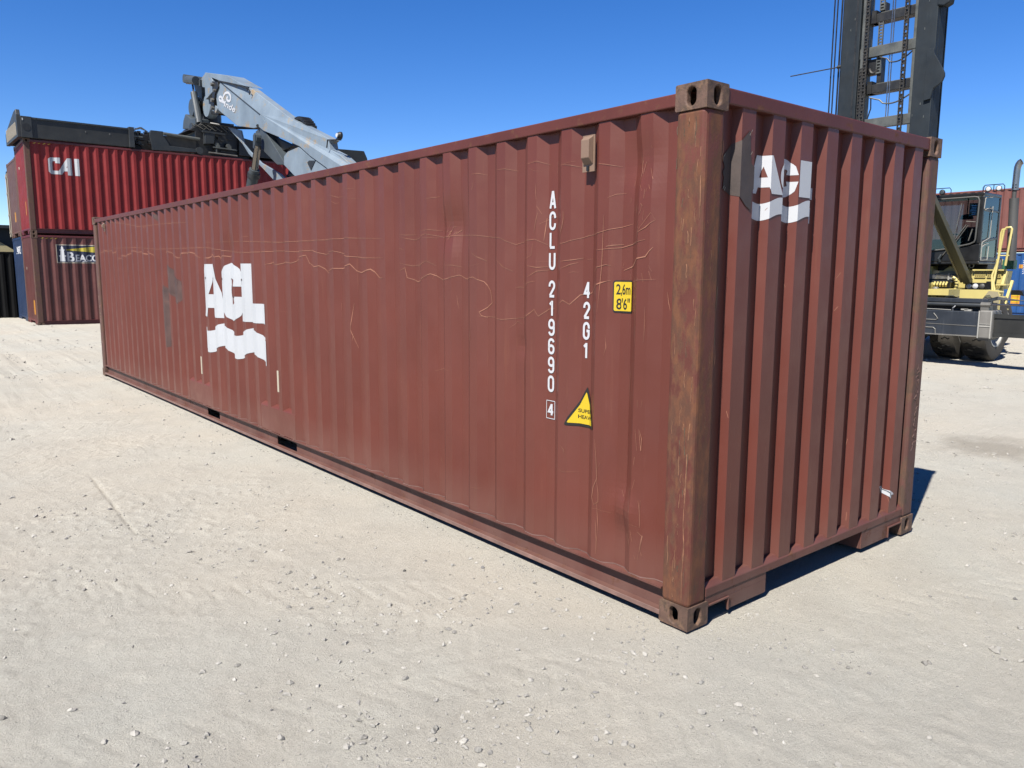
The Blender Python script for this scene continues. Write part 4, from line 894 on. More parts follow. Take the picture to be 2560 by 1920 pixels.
# boom lamp
b=MB(); b.tube([(6.75,17.28,4.95),(6.75,17.22,5.14),(6.75,16.48,5.055)],.018,8); lm=b.build('lamp_arm','blacktxt',BO)
b=MB(); b.lathe([(0,-.07),(.06,-.06),(.095,.0),(.10,.05),(.085,.06)],(6.75,16.56,5.17),'x',16); b.box(6.68,6.76,16.5,16.62,5.06,5.10); b.build('work_lamp','blacktxt',BO)
MB().lathe([(0,-.075),(.05,-.075),(.055,-.05)],(6.745,16.56,5.17),'x',14).build('lamp_lens','lens',BO)
b=MB(); rr=MB()
for k in range(9): t=k/8; y=19.62-t*.72; z=6.03-t*.29+.11*math.sin(t*3.14); rr.tube([(6.95,y,z),(7.25,y,z)],.055,6)
rr.build('hose_bundle','grime',BO)
def rust_streaks(): pass
# script lettering on the boom
lb=MB()
for k in range(1,4):
    pts=D['L%d'%k]; pts=[(XB-.010,p[0],p[1]) for p in pts]
    v=[Vector(p) for p in pts]; sm=[]
    for i in range(len(v)-1):
        p0,p1,p2,p3=v[max(i-1,0)],v[i],v[i+1],v[min(i+2,len(v)-1)]
        for s_ in range(4):
            t=s_/4; sm.append(.5*((2*p1)+(p2-p0)*t+(2*p0-5*p1+4*p2-p3)*t*t+(3*p1-p0-3*p2+p3)*t**3))
    sm.append(v[-1])
    for i,q in enumerate(sm): pass
    lb.tube(sm,.046,6)
for v_i in range(len(lb.v)): x,y,z=lb.v[v_i]; lb.v[v_i]=(XB-.007+(x-(XB-.010))*.08,y,z)
lb.build('lettering','whitetxt',BO)
bt=art(); art_text(bt,'inde',.5,.5,1,1,.02); P0,P1,P2=[Vector((0,*p)) for p in D['lind']]
for v in bt.verts: q=P0+(P1-P0)*v.co.x+(P2-P0)*v.co.y*(.78); v.co=(XB-.012,q.y,q.z)
me=bpy.data.meshes.new('lettering'); bt.to_mesh(me); bt.free(); link('lettering',me,'whitetxt',BO)
# ---- spreader
YN=26.36
SPR=MB()
zb=5.75
SPR.box(1.12,4.20,YN,YN+.30,zb,6.36); sp=SPR.build('spreader','spreader',RS,bevel=.02)
MB().box(1.12,4.20,YN+2.0,YN+2.30,zb,6.10).build('far_beam','spreader',sp,bevel=.02)
b=MB(); b.prism([(YN-.02,zb),(YN+2.42,zb),(YN+2.42,zb+.36),(YN+1.9,zb+.50),(YN+.45,zb+.80),(YN+.05,zb+.82),(YN-.02,zb+.66)],'x',1.02,1.13); b.build('end_beam','darkgrey',sp,bevel=.01)
b=MB()
for k in range(10): y=YN+.16+k*.21; b.prism([(y,zb+.08),(y+.07,zb+.08),(y+.13,zb+.46),(y+.06,zb+.46)],'x',1.008,1.016)
b.build('hazard_stripes','tag',sp)
b=MB(); b.box(1.12,1.42,YN-.05,YN-.005,zb,6.38); b.build('end_plate','darkgrey',sp,bevel=.01)
MB().tube([(1.27,YN-.058,6.06),(1.27,YN-.05,6.06)],.11,16).build('port','grime',sp)
MB().box(1.16,1.19,YN-.06,YN-.05,6.25,6.32).build('marker','white',sp)
b=MB(); b.bar((1.12,YN-.01,6.345),(4.2,YN-.01,6.335),.05,.05); b.build('top_edge','slate2',sp)
for x in (2.9,3.6): MB().box(x-.015,x+.015,YN-.012,YN-.001,6.08,6.13).build('peg','steel',sp)
MB().box(4.17,4.33,YN-.08,YN+2.35,zb,6.40).build('frame_post','slate2',sp,bevel=.01)
MB().box(4.33,12.3,YN+.55,YN+1.75,zb-.0,6.32).build('main_beam','grime',sp,bevel=.02)
MB().prism(D['sp_slate'],'y',YN-.04,YN+.10).build('side_frame','slate2',sp,bevel=.01)
MB().prism(D['sp_recess'],'y',YN+.11,YN+.14).build('recess','grime',sp)
MB().tube([(5.25,YN-.05,6.30),(6.45,YN-.05,6.24)],.055,12).build('telescope_tube','mastw',sp,smooth=True)
MB().tube([(6.75,YN-.02,5.83),(7.75,YN-.02,5.80)],.03,10).build('side_rod','steel',sp,smooth=True)
b=MB(); b.lathe([(0,-.03),(.12,-.03),(.12,.03),(0,.03)],(6.42,YN-.05,5.86),'y',16); b.build('roller','darkgrey',sp)
MB().prism(D['sp_center'],'y',YN+.15,YN+2.1).build('centre_frame','grime',sp,bevel=.02)
MB().prism(D['sp_block'],'y',YN-.05,YN+.20).build('control_box','slate2',sp,bevel=.015)
b=MB(); b.bar((6.56,YN-.02,6.53),(7.35,YN-.02,6.50),.10,.06); b.box(7.1,7.16,YN,YN+.1,6.34,6.40); b.build('box_cap','darkgrey',sp)
b=MB()
for x in (7.05,7.45): b.tube([(x,YN-.02,6.12),(x,YN+.1,6.12)],.08,10); b.box(x-.03,x+.1,YN-.03,YN+.08,6.03,6.12)
b.bar((6.9,YN-.02,6.03),(7.75,YN-.02,6.0),.05,.04); b.build('valve_block','mastw',sp)
MB().box(7.0,7.04,YN-.03,YN+.06,5.82,5.99).build('valve_stem','mastw',sp)
b=MB(); rd=random.Random(8)
for k in range(7):
    x0=4.35+rd.uniform(0,.1); x1=4.8; b.tube([(x0,YN+rd.uniform(0,.2),6.0),(x0-.02,YN+.05,6.35+rd.uniform(-.03,.05)),(x0+.2,YN+.05,6.42+rd.uniform(-.04,.03)),(x1,YN+.05,6.32),(x1+.02,YN+.1,6.1)],.010,5)
for k in range(6):
    x0=6.3+k*.2; b.tube([(x0,YN+.3,6.65),(x0+.1,YN+.1,6.75+rd.uniform(-.05,.08)),(x0+.35,YN+.05,6.60),(x0+.5,YN+.2,6.72)],.012,5)
b.build('hoses','steel',sp)
b=MB(); 
for k in range(16):
    x=rd.uniform(4.36,4.85); z=rd.uniform(5.85,6.28); b.box(x,x+rd.uniform(.04,.14),YN+.0,YN+.2,z,z+rd.uniform(.02,.07))
for k in range(26):
    x=rd.uniform(6.3,7.8); z=rd.uniform(6.45,6.85) if rd.random()<.6 else rd.uniform(5.85,6.4); b.box(x,x+rd.uniform(.05,.25),YN+.10,YN+.3,z,z+rd.uniform(.02,.05))
b.build('fittings','spreader',sp)
MB().box(4.34,4.60,YN-.03,YN+.15,6.10,6.15).build('fitting_plate','mastw',sp)
MB().prism(D['sp_right'],'y',YN+.02,YN+.35).build('right_beam','spreader',sp,bevel=.02)
b=MB(); b.tube([(7.25,27.6,6.4),(7.25,27.6,7.9)],.42,16); b.box(6.5,8.0,27.2,28.1,6.85,7.05); b.build('rotator','grime',sp)
b=MB(); b.tube([(6.9,YN+.1,6.85),(7.6,25.9,6.7),(8.0,24.5,6.55),(6.72,21.8,6.12)],.045,8); b.build('supply_hose','grime',sp)
# chassis
ch=MB(); ch.prism([(9.3,.7),(22.3,.7),(22.3,1.3),(20,1.5),(15.5,1.5),(15,2.2),(9.3,2.2)],'x',5.75,8.75); ch.build('chassis','boom',RS,bevel=.04)
b=MB(); b.prism([(17.6,1.5),(19.6,1.5),(19.5,2.5),(19.1,3.1),(17.7,3.1)],'x',6.0,6.72) ; cbn=b.build('cab','slate2',RS,bevel=.03)
MB().prism([(17.8,1.95),(19.42,1.95),(19.35,2.45),(19.0,2.95),(17.85,2.95)],'x',5.99,6.005).build('window','glass',cbn)
def wheel(name,parent,c,rad,wid,axis='x',mt='tyre'):
    w=MB().lathe([(rad*.56,-wid*.42),(rad*.60,-wid*.48),(rad*.80,-wid*.5),(rad*.94,-wid*.46),(rad,-wid*.36),(rad,wid*.36),(rad*.94,wid*.46),(rad*.80,wid*.5),(rad*.60,wid*.48),(rad*.56,wid*.42)],c,axis,48).build(name,mt,parent,smooth=True)
    MB().lathe([(0,-wid*.18),(rad*.20,-wid*.18),(rad*.24,-wid*.30),(rad*.40,-wid*.22),(rad*.48,-wid*.30),(rad*.52,-wid*.46),(rad*.57,-wid*.47),(rad*.565,-wid*.40),(rad*.565,wid*.40),(rad*.57,wid*.47),(rad*.50,wid*.40),(0,wid*.3)],c,axis,48).build('rim','rim',w,smooth=True)
    return w
for x in (5.35,6.0,8.5,9.15): wheel('wheel',RS,(x,21.2,.80),.80,.52)
for x in (5.6,8.9): wheel('wheel',RS,(x,10.6,.80),.80,.52)
# ---------------------------------------------------------------- empty container handler on the right (faces -X)
HD=empty('container_handler',(0,0,0),0,label='yellow container handler with tall dark mast and black cab, right of the near container',cat='container handler')
XM=13.3
# mast: outer and inner channels, cross bars, chains
mast=MB(); 
for ya,yb in ((6.30,6.68),(4.78,5.16)):
    inner=1 if ya>6 else -1
    mast.box(XM,XM+.10,ya,yb,.35,9.2); mast.box(XM+.10,XM+.42,(yb-.07 if inner>0 else ya),(yb if inner>0 else ya+.07),.35,9.2)
    mast.box(XM+.36,XM+.46,ya,yb,.35,9.2) 
MS=mast.build('mast','mast',HD,bevel=.012)
b=MB()
b.box(XM+.04,XM+.30,6.17,6.28,.5,9.2); b.box(XM+.06,XM+.30,5.17,5.24,.5,9.2)
b.build('inner_mast','mastw',HD,bevel=.008)
b=MB(); b.box(XM-.004,XM+.3,6.365,6.40,.5,9.2); b.build('mast_groove','grime',MS)
def cross(z0,z1,m,x0=XM+.05,x1=XM+.16,ya=5.16,yb=6.30): return MB().box(x0,x1,ya,yb,z0,z1).build('cross_bar',m,HD,bevel=.008)
cross(6.11,6.31,'mastw'); cross(4.69,4.89,'mastw'); cross(3.3,3.5,'mastw')
for z in (5.40,6.78,8.2):
    cross(z,z+.17,'grime',XM+.10,XM+.34); cross(z+.172,z+.19,'mastw',XM+.12,XM+.30,5.24,5.95)
    MB().box(XM+.08,XM+.3,6.02,6.12,z+.0,z+.24).build('bar_bracket','grime',HD)
MB().box(XM+.12,XM+.34,5.98,6.20,5.80,6.08).build('bar_bracket','grime',HD)
MB().box(XM+.14,XM+.30,5.87,5.96,5.56,6.1).build('bar_bracket','grime',HD); MB().box(XM+.14,XM+.3,5.86,5.97,6.85,7.15).build('bar_bracket','grime',HD)
def chain(y,z0,z1,x,w=.085,name='lift_chain'):
    b=MB(); z=z0; k=0
    while z<z1:
        b.box(x-.02,x+.02,y-w/2,y-w/2+w*.22,z,z+.052); b.box(x-.02,x+.02,y+w/2-w*.22,y+w/2,z,z+.052); b.box(x-.024,x+.024,y-w*.5,y+w*.5,z+.052,z+.066)
        if k%2==0: b.box(x-.012,x+.012,y-w*.14,y+w*.14,z,z+.06)
        z+=.064; k+=1
    return b.build(name,'chain',HD)
chain(6.12,3.4,9.0,XM-.06); chain(5.335,3.4,9.0,XM-.06); chain(6.215,3.6,5.85,XM-.03,.06); 
def ladder_chain(y,z0,z1):
    b=MB(); b.box(XM+.10,XM+.14,y-.05,y-.032,z0,z1); b.box(XM+.10,XM+.14,y+.032,y+.05,z0,z1); z=z0
    while z<z1: b.box(XM+.105,XM+.135,y-.034,y+.034,z,z+.03); z+=.06
    b.build('cable_carrier','mastw',HD)
ladder_chain(5.92,5.78,6.11); ladder_chain(5.92,6.31,6.78); ladder_chain(5.92,7.0,9)
b=MB(); b.tube([(XM+.12,6.02+.08*math.cos(a),5.88-.10*math.sin(a)+.02) for a in [i*.35 for i in range(9)]],.03,8); b.build('hose_loop','chain',HD)
b=MB(); b.tube([(XM+.1,5.70,4.9),(XM+.1,5.70,9)],.012,6); b.tube([(XM+.1,5.655,4.9),(XM+.1,5.655,9)],.012,6); b.build('steel_pipes','galv',HD)
def sag(y0,y1,z0,z1,dip,r=.014,m='grime'):
    P=[]
    for i in range(13):
        t=i/12; P.append((XM+.08,y0+(y1-y0)*t,z0+(z1-z0)*t-dip*math.sin(math.pi*t)*(1 if t>.25 else .6)))
    return MB().tube(P,r,6).build('hose',m,HD,smooth=True)
sag(5.92,5.2,6.1,6.11,.17); sag(6.05,5.2,5.32,5.28,.16,.016,'mastw')
MB().tube([(XM+.1,6.03,5.3),(XM+.1,6.02,5.1),(XM+.1,6.08,4.9)],.014,6).build('hose','grime',HD)
b=MB()
for y in (7.00,6.93,6.83,6.78): b.tube([(XM+.2,y,2.0),(XM+.2,y,9.0)],.016 if y>6.9 else .02,6)
b.build('hose_run','grime',HD)
b=MB(); b.tube([(XM+.1,6.70,6.06),(XM+.0,7.84,6.05)],.012,6); b.tube([(XM+.1,6.68,6.06),(XM+.09,6.80,6.06)],.035,8); b.build('side_pointer','grime',HD)
# side plate with the rounded ear, top bracket
ear=MB(); ear.prism([(4.79,6.02),(4.76,5.90),(4.70,5.80),(4.60,5.62),(4.555,5.52),(4.55,5.46),(4.58,5.38),(4.65,5.32),(4.74,5.27),(4.79,5.08),(4.91,5.06),(4.91,6.02)],'x',XM-.05,XM-.004); ear.build('side_ear','mast',HD,bevel=.004)
ear=MB(); ear.box(XM-.012,XM-.002,4.86,4.875,5.30,5.62); ear.build('ear_slot','steel',HD)
b=MB(); b.prism([(4.80,6.80),(4.68,6.76),(4.58,6.80),(4.56,6.92),(4.56,7.3),(4.80,7.3)],'x',XM-.02,XM+.2); b.build('top_bracket','mast',HD,bevel=.02)
b=MB()
for y,z in ((5.0,6.4),(4.98,5.0),(6.5,6.7),(6.42,6.9),(4.9,4.75),(5.12,4.8),(4.95,6.9)): b.box(XM-.006,XM-.001,y-.006,y+.006,z,z+.045)
b.build('paint_chips','mastw',HD)
b=MB(); b.prism([(4.78,4.35),(5.4,4.35),(5.16,4.62)],'x',XM+.2,XM+.35); b.build('gusset','mast',HD)
# spreader beam across the front
bm_=MB().box(12.9,13.25,3.44,8.3,.57,1.04).build('spreader_beam','navy',HD,bevel=.012)
b=MB()
b.bar((12.893,4.9,.99),(12.893,4.40,.99),.01,.012); b.tube([(12.893,4.9,.865),(12.893,4.42,.86),(12.893,4.20,.86),(12.893,4.17,.885),(12.893,4.20,.93),(12.893,4.25,.985)],.010,6)
b.tube([(12.893,4.9,.71),(12.893,4.24,.71),(12.893,4.20,.68),(12.893,4.19,.57)],.010,6); b.bar((12.896,4.9,.79),(12.896,3.48,.775),.008,.010); b.bar((12.897,8.2,.585),(12.897,3.46,.585),.014,.022)
b.build('weld_lines','ends',bm_)
cap=MB(); cap.box(12.86,13.30,3.21,3.44,.55,1.07); EC=cap.build('end_casting','ends',HD,bevel=.025)
b=MB(); b.bar((12.855,3.24,.78),(12.855,3.42,.78),.01,.02); b.bar((12.855,3.24,.82),(12.855,3.42,.82),.01,.008); b.bar((12.852,3.225,.56),(12.852,3.225,1.06),.02,.02,(0,1,0)); b.bar((12.852,3.43,.56),(12.852,3.43,1.06),.02,.02,(0,1,0)); b.build('casting_ribs','rim',EC)
MB().box(12.84,13.28,3.24,3.42,.52,.555).build('casting_foot','grime',EC)
MB().box(12.95,13.20,.6,3.21,.60,1.00).build('telescope_arm','spreader',HD,bevel=.01)
M['armedge']=mat('arm_edge_paint',(.02,.022,.02),.5)
b=MB(); b.box(12.93,12.955,.6,3.21,.935,1.01); b.box(12.93,12.955,.6,3.21,.595,.66); b.build('arm_flange','armedge',HD)
MB().tube([(12.93,3.32,1.18),(12.93,.6,1.18)],.018,10).build('extension_rod','chrome',HD,smooth=True)
b=MB(); b.box(12.98,13.2,3.35,8.2,1.20,1.275); b.build('upper_rail','navy',HD,bevel=.006)
b=MB().tube([(13.02,3.36,1.155),(13.02,8.2,1.155)],.045,12).build('extension_cylinder','slate2',HD,smooth=True)
MB().box(13.1,13.3,3.3,8.2,1.04,1.20).build('beam_shadow_box','grime',HD)  # near-black filler painting the shade between beam and upper rail
b=MB(); b.box(12.9,13.1,3.30,3.44,1.07,1.16); b.tube([(12.93,3.44,1.17),(12.93,3.28,1.17)],.05,10); b.build('rod_bracket','steel',HD)
b=MB()
b.box(12.92,12.97,3.60,3.72,1.045,1.075); b.box(12.92,12.95,3.66,3.78,1.06,1.085); b.tube([(12.92,4.8,1.065),(12.92,4.2,1.062),(12.92,3.95,1.055)],.008,6); b.build('beam_fittings','rim',HD)
b=MB(); b.tube([(12.93,3.92,1.04),(12.93,3.93,1.09),(12.97,3.90,1.13)],.014,6); b.build('hose','galv',HD)
b=MB()
for k in range(5): b.tube([(13.0+.02*k,3.45,1.2+.01*k),(13.0,3.2,1.27+.012*k),(13.1,2.9,1.26),(13.3,1.6,1.24)],.010,5)
b.build('hoses','slate2',HD)
b=MB().box(13.3,13.8,4.5,7.1,.5,1.22); b.build('carriage','grime',HD,bevel=.02)
b=MB(); b.box(12.95,13.2,4.58,4.80,.28,.60); b.box(12.94,12.95,4.60,4.78,.22,.36); b.build('twist_lock','ends',HD,bevel=.01)
# wheels
for y in (3.91,4.50,6.95,7.54):
    W_=wheel('wheel',HD,(14.52,y,.63),.63,.50,'y')
    b=MB()
    for k in range(44):
        a=2*math.pi*k/44
        for s_ in (-1,1):
            if (k+(s_>0))%2: continue
            pts=[]
            for j in range(7):
                t=j/6; aa=a+.06*math.sin(t*9)*(.5); yy=y+s_*(.17-t*.16)
                pts.append((14.52+.631*math.cos(aa),yy,.63+.631*math.sin(aa)))
            b.tube(pts,.009,4)
    b.build('tread_groove','tyred',W_)
for y in (5.0,6.85): wheel('wheel',HD,(18.3,y,.55),.55,.4,'y')
b=MB(); b.tube([(14.52,3.9,.63),(14.52,7.6,.63)],.16,12); b.build('axle','grime',HD)
# yellow body
BY=MB(); BY.box(14.3,17.5,4.62,6.9,.75,1.42); BY.box(17.5,19.4,5.25,6.6,.75,1.42); BY.box(14.5,15.4,5.1,6.4,1.42,1.55)
BD=BY.build('body','hyel',HD,bevel=.03)
FS=lambda pts,X1=13.9,X0=15.:[(-2.24+(y+2.24)*(X1+2.95)/(X0+2.95),1.745+(z-1.745)*(X1+2.95)/(X0+2.95)) for y,z in pts]
b=MB(); b.prism(FS([(4.62,1.0),(4.62,1.40),(4.0,1.40),(3.88,1.38),(3.84,1.25),(3.84,1.0),(3.93,1.05),(3.98,1.25),(4.04,1.30),(4.12,1.28),(4.17,1.22),(4.28,1.0)]),'x',13.90,13.93); b.prism(FS([(4.62,1.375),(4.62,1.40),(4.0,1.40),(3.88,1.38),(3.86,1.36),(4.0,1.375)]),'x',13.93,14.15); b.build('fender','hyel',HD)
b=MB(); b.prism(FS([(4.17,1.215),(4.06,1.385),(3.89,1.37),(3.85,1.25),(3.85,1.0),(3.93,1.05),(3.98,1.25),(4.04,1.305),(4.12,1.285)]),'x',13.892,13.899); b.build('fender_face','hyeld',HD)
MB().box(13.93,14.6,4.42,6.9,1.30,1.42).build('front_shelf','hyel',HD)
MB().box(14.0,14.3,4.78,6.9,.75,1.30).build('front_plate','hyel',HD)
b=MB(); b.prism([(5.3,1.62),(4.95,1.90),(4.72,1.90),(4.60,1.82),(4.52,1.62),(4.54,1.42),(5.3,1.42)],'x',15.2,15.6); b.prism([(7,1.42),(7,1.88),(5.3,1.9),(5.3,1.42)],'x',15.2,15.6); HB=b.build('hood','hyel',HD,bevel=.02)
b=MB(); b.prism([(5.2,1.74),(4.95,1.80),(4.78,1.78),(4.66,1.68),(4.64,1.62),(5.2,1.62)],'x',15.185,15.198); b.build('hood_recess','hyeld',HB)
# engine deck with grilles, steps
DK=MB(); DK.prism([(4.44,1.42),(4.44,1.72),(4.38,1.80),(3.80,1.80),(3.84,1.42)],'x',15.06,15.45); DKo=DK.build('engine_deck','hyel',HD,bevel=.01)
MB().box(14.98,15.06,3.78,4.40,1.80,1.825).build('deck_edge','hyel',DKo)
def grille(y0,y1,z0,z1,nm):
    g=MB().box(15.045,15.057,y0,y1,z0,z1).build('grille',nm,DKo); b=MB(); k=0
    y=y0
    while y<=y1+.001: b.box(15.035,15.046,y-.006,y+.006,z0,z1); y+=(y1-y0)/max(1,round((y1-y0)/.04))
    z=z0
    while z<=z1+.001: b.box(15.035,15.0461,y0,y1,z-.005,z+.005); z+=(z1-z0)/4
    b.build('bars','hyel',g)
grille(4.17,4.37,1.66,1.77,'mesh'); grille(3.88,4.13,1.66,1.77,'mesh'); grille(3.88,4.02,1.44,1.54,'mesh')
MB().box(15.0,15.06,4.02,4.13,1.42,1.58).build('deck_hatch','cabblack',DKo,bevel=.012)
# headlamps
HL=MB().box(15.05,15.18,4.13,4.55,1.40,1.55).build('headlamp_box','cabblack',HD,bevel=.008)
for y,mm in ((4.47,'lens'),(4.34,'lens'),(4.21,'muffler')):
    MB().lathe([(0,-.03),(.03,-.028),(.052,-.015),(.056,.0),(.05,.02)],(15.04,y,1.475),'x',20).build('headlamp',mm,HD,smooth=True)
# hydraulic bank between mast and cab
b=MB(); b.box(14.9,15.1,4.72,6.4,1.55,1.72); HY=b.build('hydraulic_block','slate2',HD)
b=MB()
for k in range(6): z=1.63+.016*k; b.tube([(14.88,6.3,z),(14.88,4.80,z),(14.88,4.70,z-.02),(14.90,4.66,z-.08)],.008,6)
b.build('hose_bank','galv',HY)
MB().box(14.86,14.9,4.80,4.83,1.60,1.74).build('clamp','rim',HY)
b=MB(); P=[(14.88,4.72,1.66),(14.86,4.66,1.60),(14.86,4.63,1.52),(14.86,4.65,1.42),(14.86,4.70,1.36)]; b.tube(P,.038,10); b.build('wrapped_hose','hyel',HY,smooth=True)
b=MB()
for i,(y,z) in enumerate(((4.69,1.63),(4.655,1.58),(4.635,1.52),(4.64,1.46),(4.665,1.41))): b.box(14.815,14.83,y-.04,y+.04,z-.008,z+.008)
b.build('hose_bands','cabblack',HY)
b=MB()
for k in range(5): y=4.83+k*.06; b.tube([(14.85,y,1.56),(14.82,y+.01,1.50),(14.86,y+.02,1.47)],.022,6)
b.build('hose_fittings','hyel',HY)
MB().box(14.87,14.95,4.78,5.15,1.44,1.57).build('fitting_plate','cabblack',HY)
b=MB(); b.lathe([(0,-.05),(.03,-.05),(.075,-.03),(.085,.03),(0,.05)],(14.7,5.0,1.38),'x',18); b.box(14.66,14.8,4.86,5.12,1.29,1.32); b.build('pulley','steel',HD)
# cab: thin-walled box with real openings and glass
XC=15.0; CYM=4.30; CY1=5.75; CZ0,CZ1=1.93,3.40; XR=15.95
def ds(pts,pl=4.292):    # points seen on the x=15 plane, moved onto the door side
    out=[]
    for y,z in pts:
        k=(pl+2.24)/(y+2.24); out.append((-2.95+17.95*k,pl,1.745+(z-1.745)*k))
    return out
CB=MB(); Z2=CZ1-.07
CB.box(XC,XR,CYM,CY1,Z2,CZ1); CB.box(XC,XR,CYM,CY1,CZ0,CZ0+.06)
CB.prism([(CYM+.001,CZ0+.06),(CY1,CZ0+.06),(CY1,2.16),(4.80,2.25),(4.40,2.34),(CYM+.001,2.36)],'x',XC,XC+.05)
CB.box(XC,XC+.07,CYM,CYM+.08,2.36,Z2); CB.box(XC,XC+.06,CY1-.06,CY1,2.16,Z2)
CB.box(XR-.08,XR,CYM,CYM+.06,CZ0+.06,Z2); CB.box(XR-.06,XR,CY1-.06,CY1,CZ0+.06,Z2); CB.box(XR-.06,XR,CYM+.06,CY1-.06,CZ0+.06,2.5)
CB.prism([(XC+.07,CZ0+.06),(XR-.08,CZ0+.06),(XR-.08,2.08),(XC+.07,2.08)],'y',CYM+.003,CYM+.04)
CB.prism([(XC+.07,2.36),(XR-.08,2.46),(XR-.08,2.52),(XC+.07,2.44)],'y',CYM+.003,CYM+.04); CB.box(XC+.07,XR-.08,CYM+.003,CYM+.04,3.02,3.07)
cab=CB.build('cab','cabblack',HD,bevel=.015)
MB().box(XC+.012,XC+.018,CYM+.08,CY1-.05,2.18,Z2-.01).build('windscreen','glass',cab)
MB().box(XC+.07,XR-.08,CYM+.015,CYM+.021,2.08,Z2).build('side_window','glass',cab)
b=MB(); G=[(XC-.012,5.7,3.30),(XC-.012,4.48,3.315),(XC-.012,4.41,3.30),(XC-.012,4.385,3.24),(XC-.012,4.40,2.45),(XC-.012,4.42,2.39),(XC-.012,4.50,2.35),(XC-.012,4.95,2.255),(XC-.012,5.7,2.18)]
b.tube(G,.018,8); b.build('window_gasket','muffler',cab,smooth=True)
b=MB(); b.tube(ds([(4.27,2.02),(4.27,2.38),(4.15,2.46),(4.135,2.46),(4.125,3.10)]),.010,6); b.tube(ds([(4.27,3.04),(4.22,3.06),(4.135,3.06)]),.012,6)
b.tube(ds([(4.285,3.06),(4.275,3.26),(4.26,3.29),(4.145,3.28)]),.009,6); b.tube(ds([(4.27,2.28),(4.22,2.33),(4.15,2.35)]),.009,6); b.tube(ds([(4.27,2.01),(4.15,2.02),(4.14,2.30)]),.009,6); b.build('door_trim','rim',cab)
MB().box(XC+.02,XC+.024,4.42,4.58,2.93,3.19).build('notice','white',cab)
b=MB()
for k in range(6): b.box(XC+.006,XC+.0115,4.44,4.56-rd.uniform(0,.04),2.96+k*.035,2.965+k*.035)
b.build('notice_print','blue2',cab)
b=MB(); b.box(15.45,15.8,4.62,5.0,2.15,2.28); b.prism([(4.58,2.2),(4.58,2.66),(4.64,2.74),(4.96,2.74),(5.02,2.66),(5.02,2.2)],'x',15.75,15.86); b.build('seat','seat',cab,bevel=.03)
b=MB(); b.tube([(15.35,4.95+.14*math.cos(a),2.48+.10*math.sin(a)) for a in [i*2*math.pi/18 for i in range(19)]],.013,6); b.bar((15.37,4.95,2.45),(15.5,4.95,2.0),.07,.07,(0,1,0)); b.build('steering_wheel','seat',cab)
b=MB(); b.lathe([(.001,.09),(.10,.07),(.125,.0),(.125,-.02)],(15.25,4.70,2.90),'z',18); b.tube([(15.25,4.70,2.97),(15.25,4.70,3.32)],.012,6); b.build('sun_visor','seat',cab)
b=MB(); b.tube([(XC-.02,4.60,2.75),(XC-.02,4.84,2.38),(XC-.02,5.02,2.12)],.010,6); b.tube([(XC-.02,4.56,2.74),(XC-.02,4.80,2.37)],.008,6); b.tube([(XC-.02,4.47,2.66),(XC-.02,4.53,2.42)],.012,6); b.tube([(XC-.02,4.82,2.46),(XC-.02,4.72,3.2)],.006,6)
b.tube([(XC-.02,4.60,2.82),(XC-.02,4.42,2.80)],.008,6); b.build('wipers','steel',cab)
b=MB(); b.tube([(XC-.03,5.04,2.14),(XC-.05,5.08,2.05),(XC-.03,5.06,1.98)],.03,8); b.build('wiper_motor','slate2',cab)
def roofrack(y0,y1,lamps):
    b=MB(); z=3.40; b.tube([(XC+.05,y0,z),(XC+.05,y0,z+.10),(XC+.05,y0-.03,z+.14),(XC+.05,y1+.03,z+.14),(XC+.05,y1,z+.10),(XC+.05,y1,z)],.009,6)
    if len(lamps)>1: b.tube([(XC+.05,(y0+y1)/2,z+.14),(XC+.05,(y0+y1)/2,z)],.009,6)
    b.build('lamp_guard','cabblack',cab)
    for y,mm in lamps:
        MB().lathe([(0,.05),(.045,.04),(.056,-.0),(.058,-.02)],(XC+.02,y,z+.055),'x',18).build('lamp_housing','cabblack',cab)
        MB().lathe([(0,-.03),(.035,-.028),(.048,-.015)],(XC+.015,y,z+.055),'x',18).build('roof_lamp',mm,cab,smooth=True)
roofrack(4.36,3.96,((4.245,'lens'),(4.05,'lens'))); roofrack(5.35,4.98,((5.14,'slate'),))
MB().tube([(16,4.72,3.4),(16,4.68,3.62)],.005,5).build('aerial','cabblack',cab)
MB().lathe([(.03,0),(.05,-.01),(.055,.02),(.03,.03)],(15.25,4.535,1.905),'x',16).build('cab_mount_ring','rim',HD)
MB().box(15.5,16.6,4.3,5.6,1.80,1.93).build('cab_base','grime',HD)
# strut from chassis up to the mast
st=MB(); st.bar((15.0,4.47,1.56),(13.62,4.93,3.55),.13,.15,(0,1,0)); st.build('mast_strut','mastolive' if 'mastolive' in M else 'mast',HD,bevel=.01)
b=MB(); b.tube([(15.0,4.60,1.56),(13.62,5.05,3.5)],.028,8); b.build('strut_pipe','hyeld',HD)
# exhaust
E_=MB().tube([(15.05,3.72,2.0),(15.05,3.77,3.24)],.085,16).build('muffler','muffler',HD,smooth=True)
b=MB(); b.tube([(15.05,3.775,3.24),(15.05,3.775,3.42)],.04,12); b.build('pipe_neck','muffler',E_,smooth=True)
b=MB(); b.tube([(15.05,3.77,3.40),(15.05,3.765,3.78),(15.05,3.760,3.85),(15.05,3.745,3.90),(15.05,3.725,3.935),(15.05,3.695,3.95)],.062,18,False); b.build('exhaust_pipe','galv',E_,smooth=True)
b=MB()
for zz in (3.45,3.50):
    for yy in (3.74,3.79): b.tube([(14.985,yy,zz),(14.995,yy,zz)],.012,8)
b.build('pipe_holes','cabblack',E_)
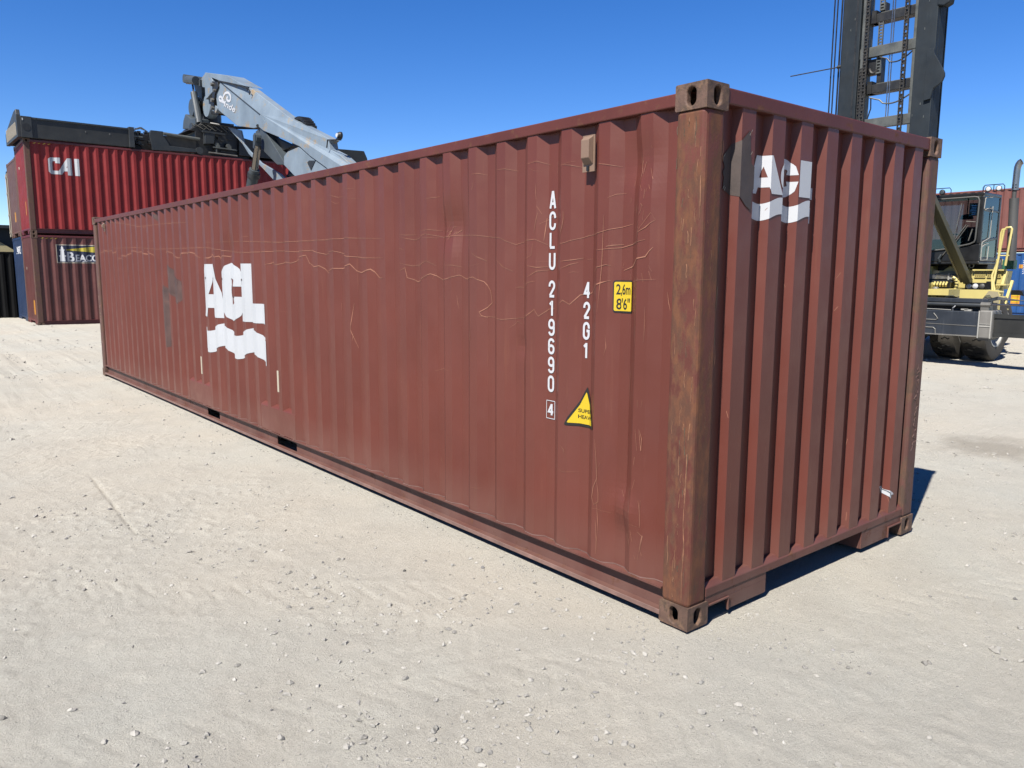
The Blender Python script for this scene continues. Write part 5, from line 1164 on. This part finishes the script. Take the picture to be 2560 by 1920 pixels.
# ladder and rails
b=MB(); b.tube([(14.630,3.72,.92),(14.830,3.93,1.55),(14.880,3.84,2.60),(14.880,3.80,2.655),(14.880,3.72,2.66),(14.880,3.70,2.63),(14.880,3.76,1.9)],.022,8)
b.tube([(14.630,3.82,.92),(14.830,3.97,1.7),(14.880,3.90,2.0),(14.880,3.89,2.56),(14.880,3.87,2.62),(14.880,3.80,2.63)],.020,8); b.tube([(14.870,3.90,2.10),(14.890,3.71,2.10)],.014,6)
RL=b.build('handrail','hyel',HD,smooth=True)
b=MB(); b.bar((14.800,3.86,.90),(15.050,3.78,1.78),.09,.05,(0,1,0)); b.bar((14.800,3.72,.90),(15.050,3.66,1.6),.05,.05,(0,1,0)); 
for z in (1.0,1.25,1.5): b.box(14.750,15.050,3.68,3.86,z,z+.03)
b.build('ladder','hyel',HD,bevel=.005)
MB().prism([(3.66,1.40),(3.60,1.38),(3.55,1.28),(3.63,1.30),(3.80,1.30),(3.80,1.40)],'x',15.450,15.750).build('mudflap','cabblack',HD)
MB().box(15.300,15.500,3.75,3.96,1.83,2.02).build('battery_box','green',HD,bevel=.008)
MB().box(15.290,15.299,3.97,4.03,1.84,2.06).build('label_plate','white',HD)
MB().box(17.4,19.4,5.3,6.6,1.42,2.1).build('counterweight','hyel',HD,bevel=.05)
# ---------------------------------------------------------------- containers behind the handler
GR='containers stacked behind the container handler'
LR=12.192
rb=container('shipping_container',(33.1,2.2,2.591),0,2.591,'fadedred','fadedred','fadedred','fadedred',label='faded brick red container on top of the bright blue one behind the handler cab',cat='shipping container',group=GR)
rl=container('shipping_container',(33.1,2.2,0),0,2.591,'blue2','blue2','blue2','blue2',label='bright blue container under the faded red one behind the handler',cat='shipping container',group=GR)
rb2=container('shipping_container',(33.25,14.6,2.591),0,2.591,'fadedred','fadedred','fadedred','fadedred',label='faded red container next in line, seen only through the cab glass',cat='shipping container',group=GR)
rl2=container('shipping_container',(33.25,14.6,0),0,2.591,'darkmaroon','darkmaroon','darkmaroon','darkmaroon',label='dark maroon container under the red one beyond the cab',cat='shipping container',group=GR)
def oa(c,fn,name,m,off=.006): b=art(); fn(b); return drape(name,b,m,c['root'],c['sp'],'side',off)
oa(rl,lambda b:art_curve(b,[[(7.05,0.52),(7.38,0.52),(7.38,0.99),(7.05,0.99)]]),'notice_panel','orange')
def lines(b):
    for k in range(3): art_strip(b,[(7.09,0.62+k*.12),(7.34,0.62+k*.12)],.045,False)
oa(rl,lines,'notice_print','yellow',.009)
oa(rl,lambda b:art_curve(b,[[(7.05,1.95),(7.2,1.95),(7.2,2.1),(7.05,2.1)]]),'small_plate','orange')
def marks(b):
    for k in range(7): art_strip(b,[(7.0+.02*(k%2),2.28-k*.085),(7.0+.05,2.24-k*.085)],.03,False)
oa(rl,marks,'serial_number','whitetxt')
oa(rb,lambda b:(art_tri(b,ring(8.75,1.75,.27,.33,9,0,320))),'dark_patch','greypatch')
bpy.context.view_layer.update()
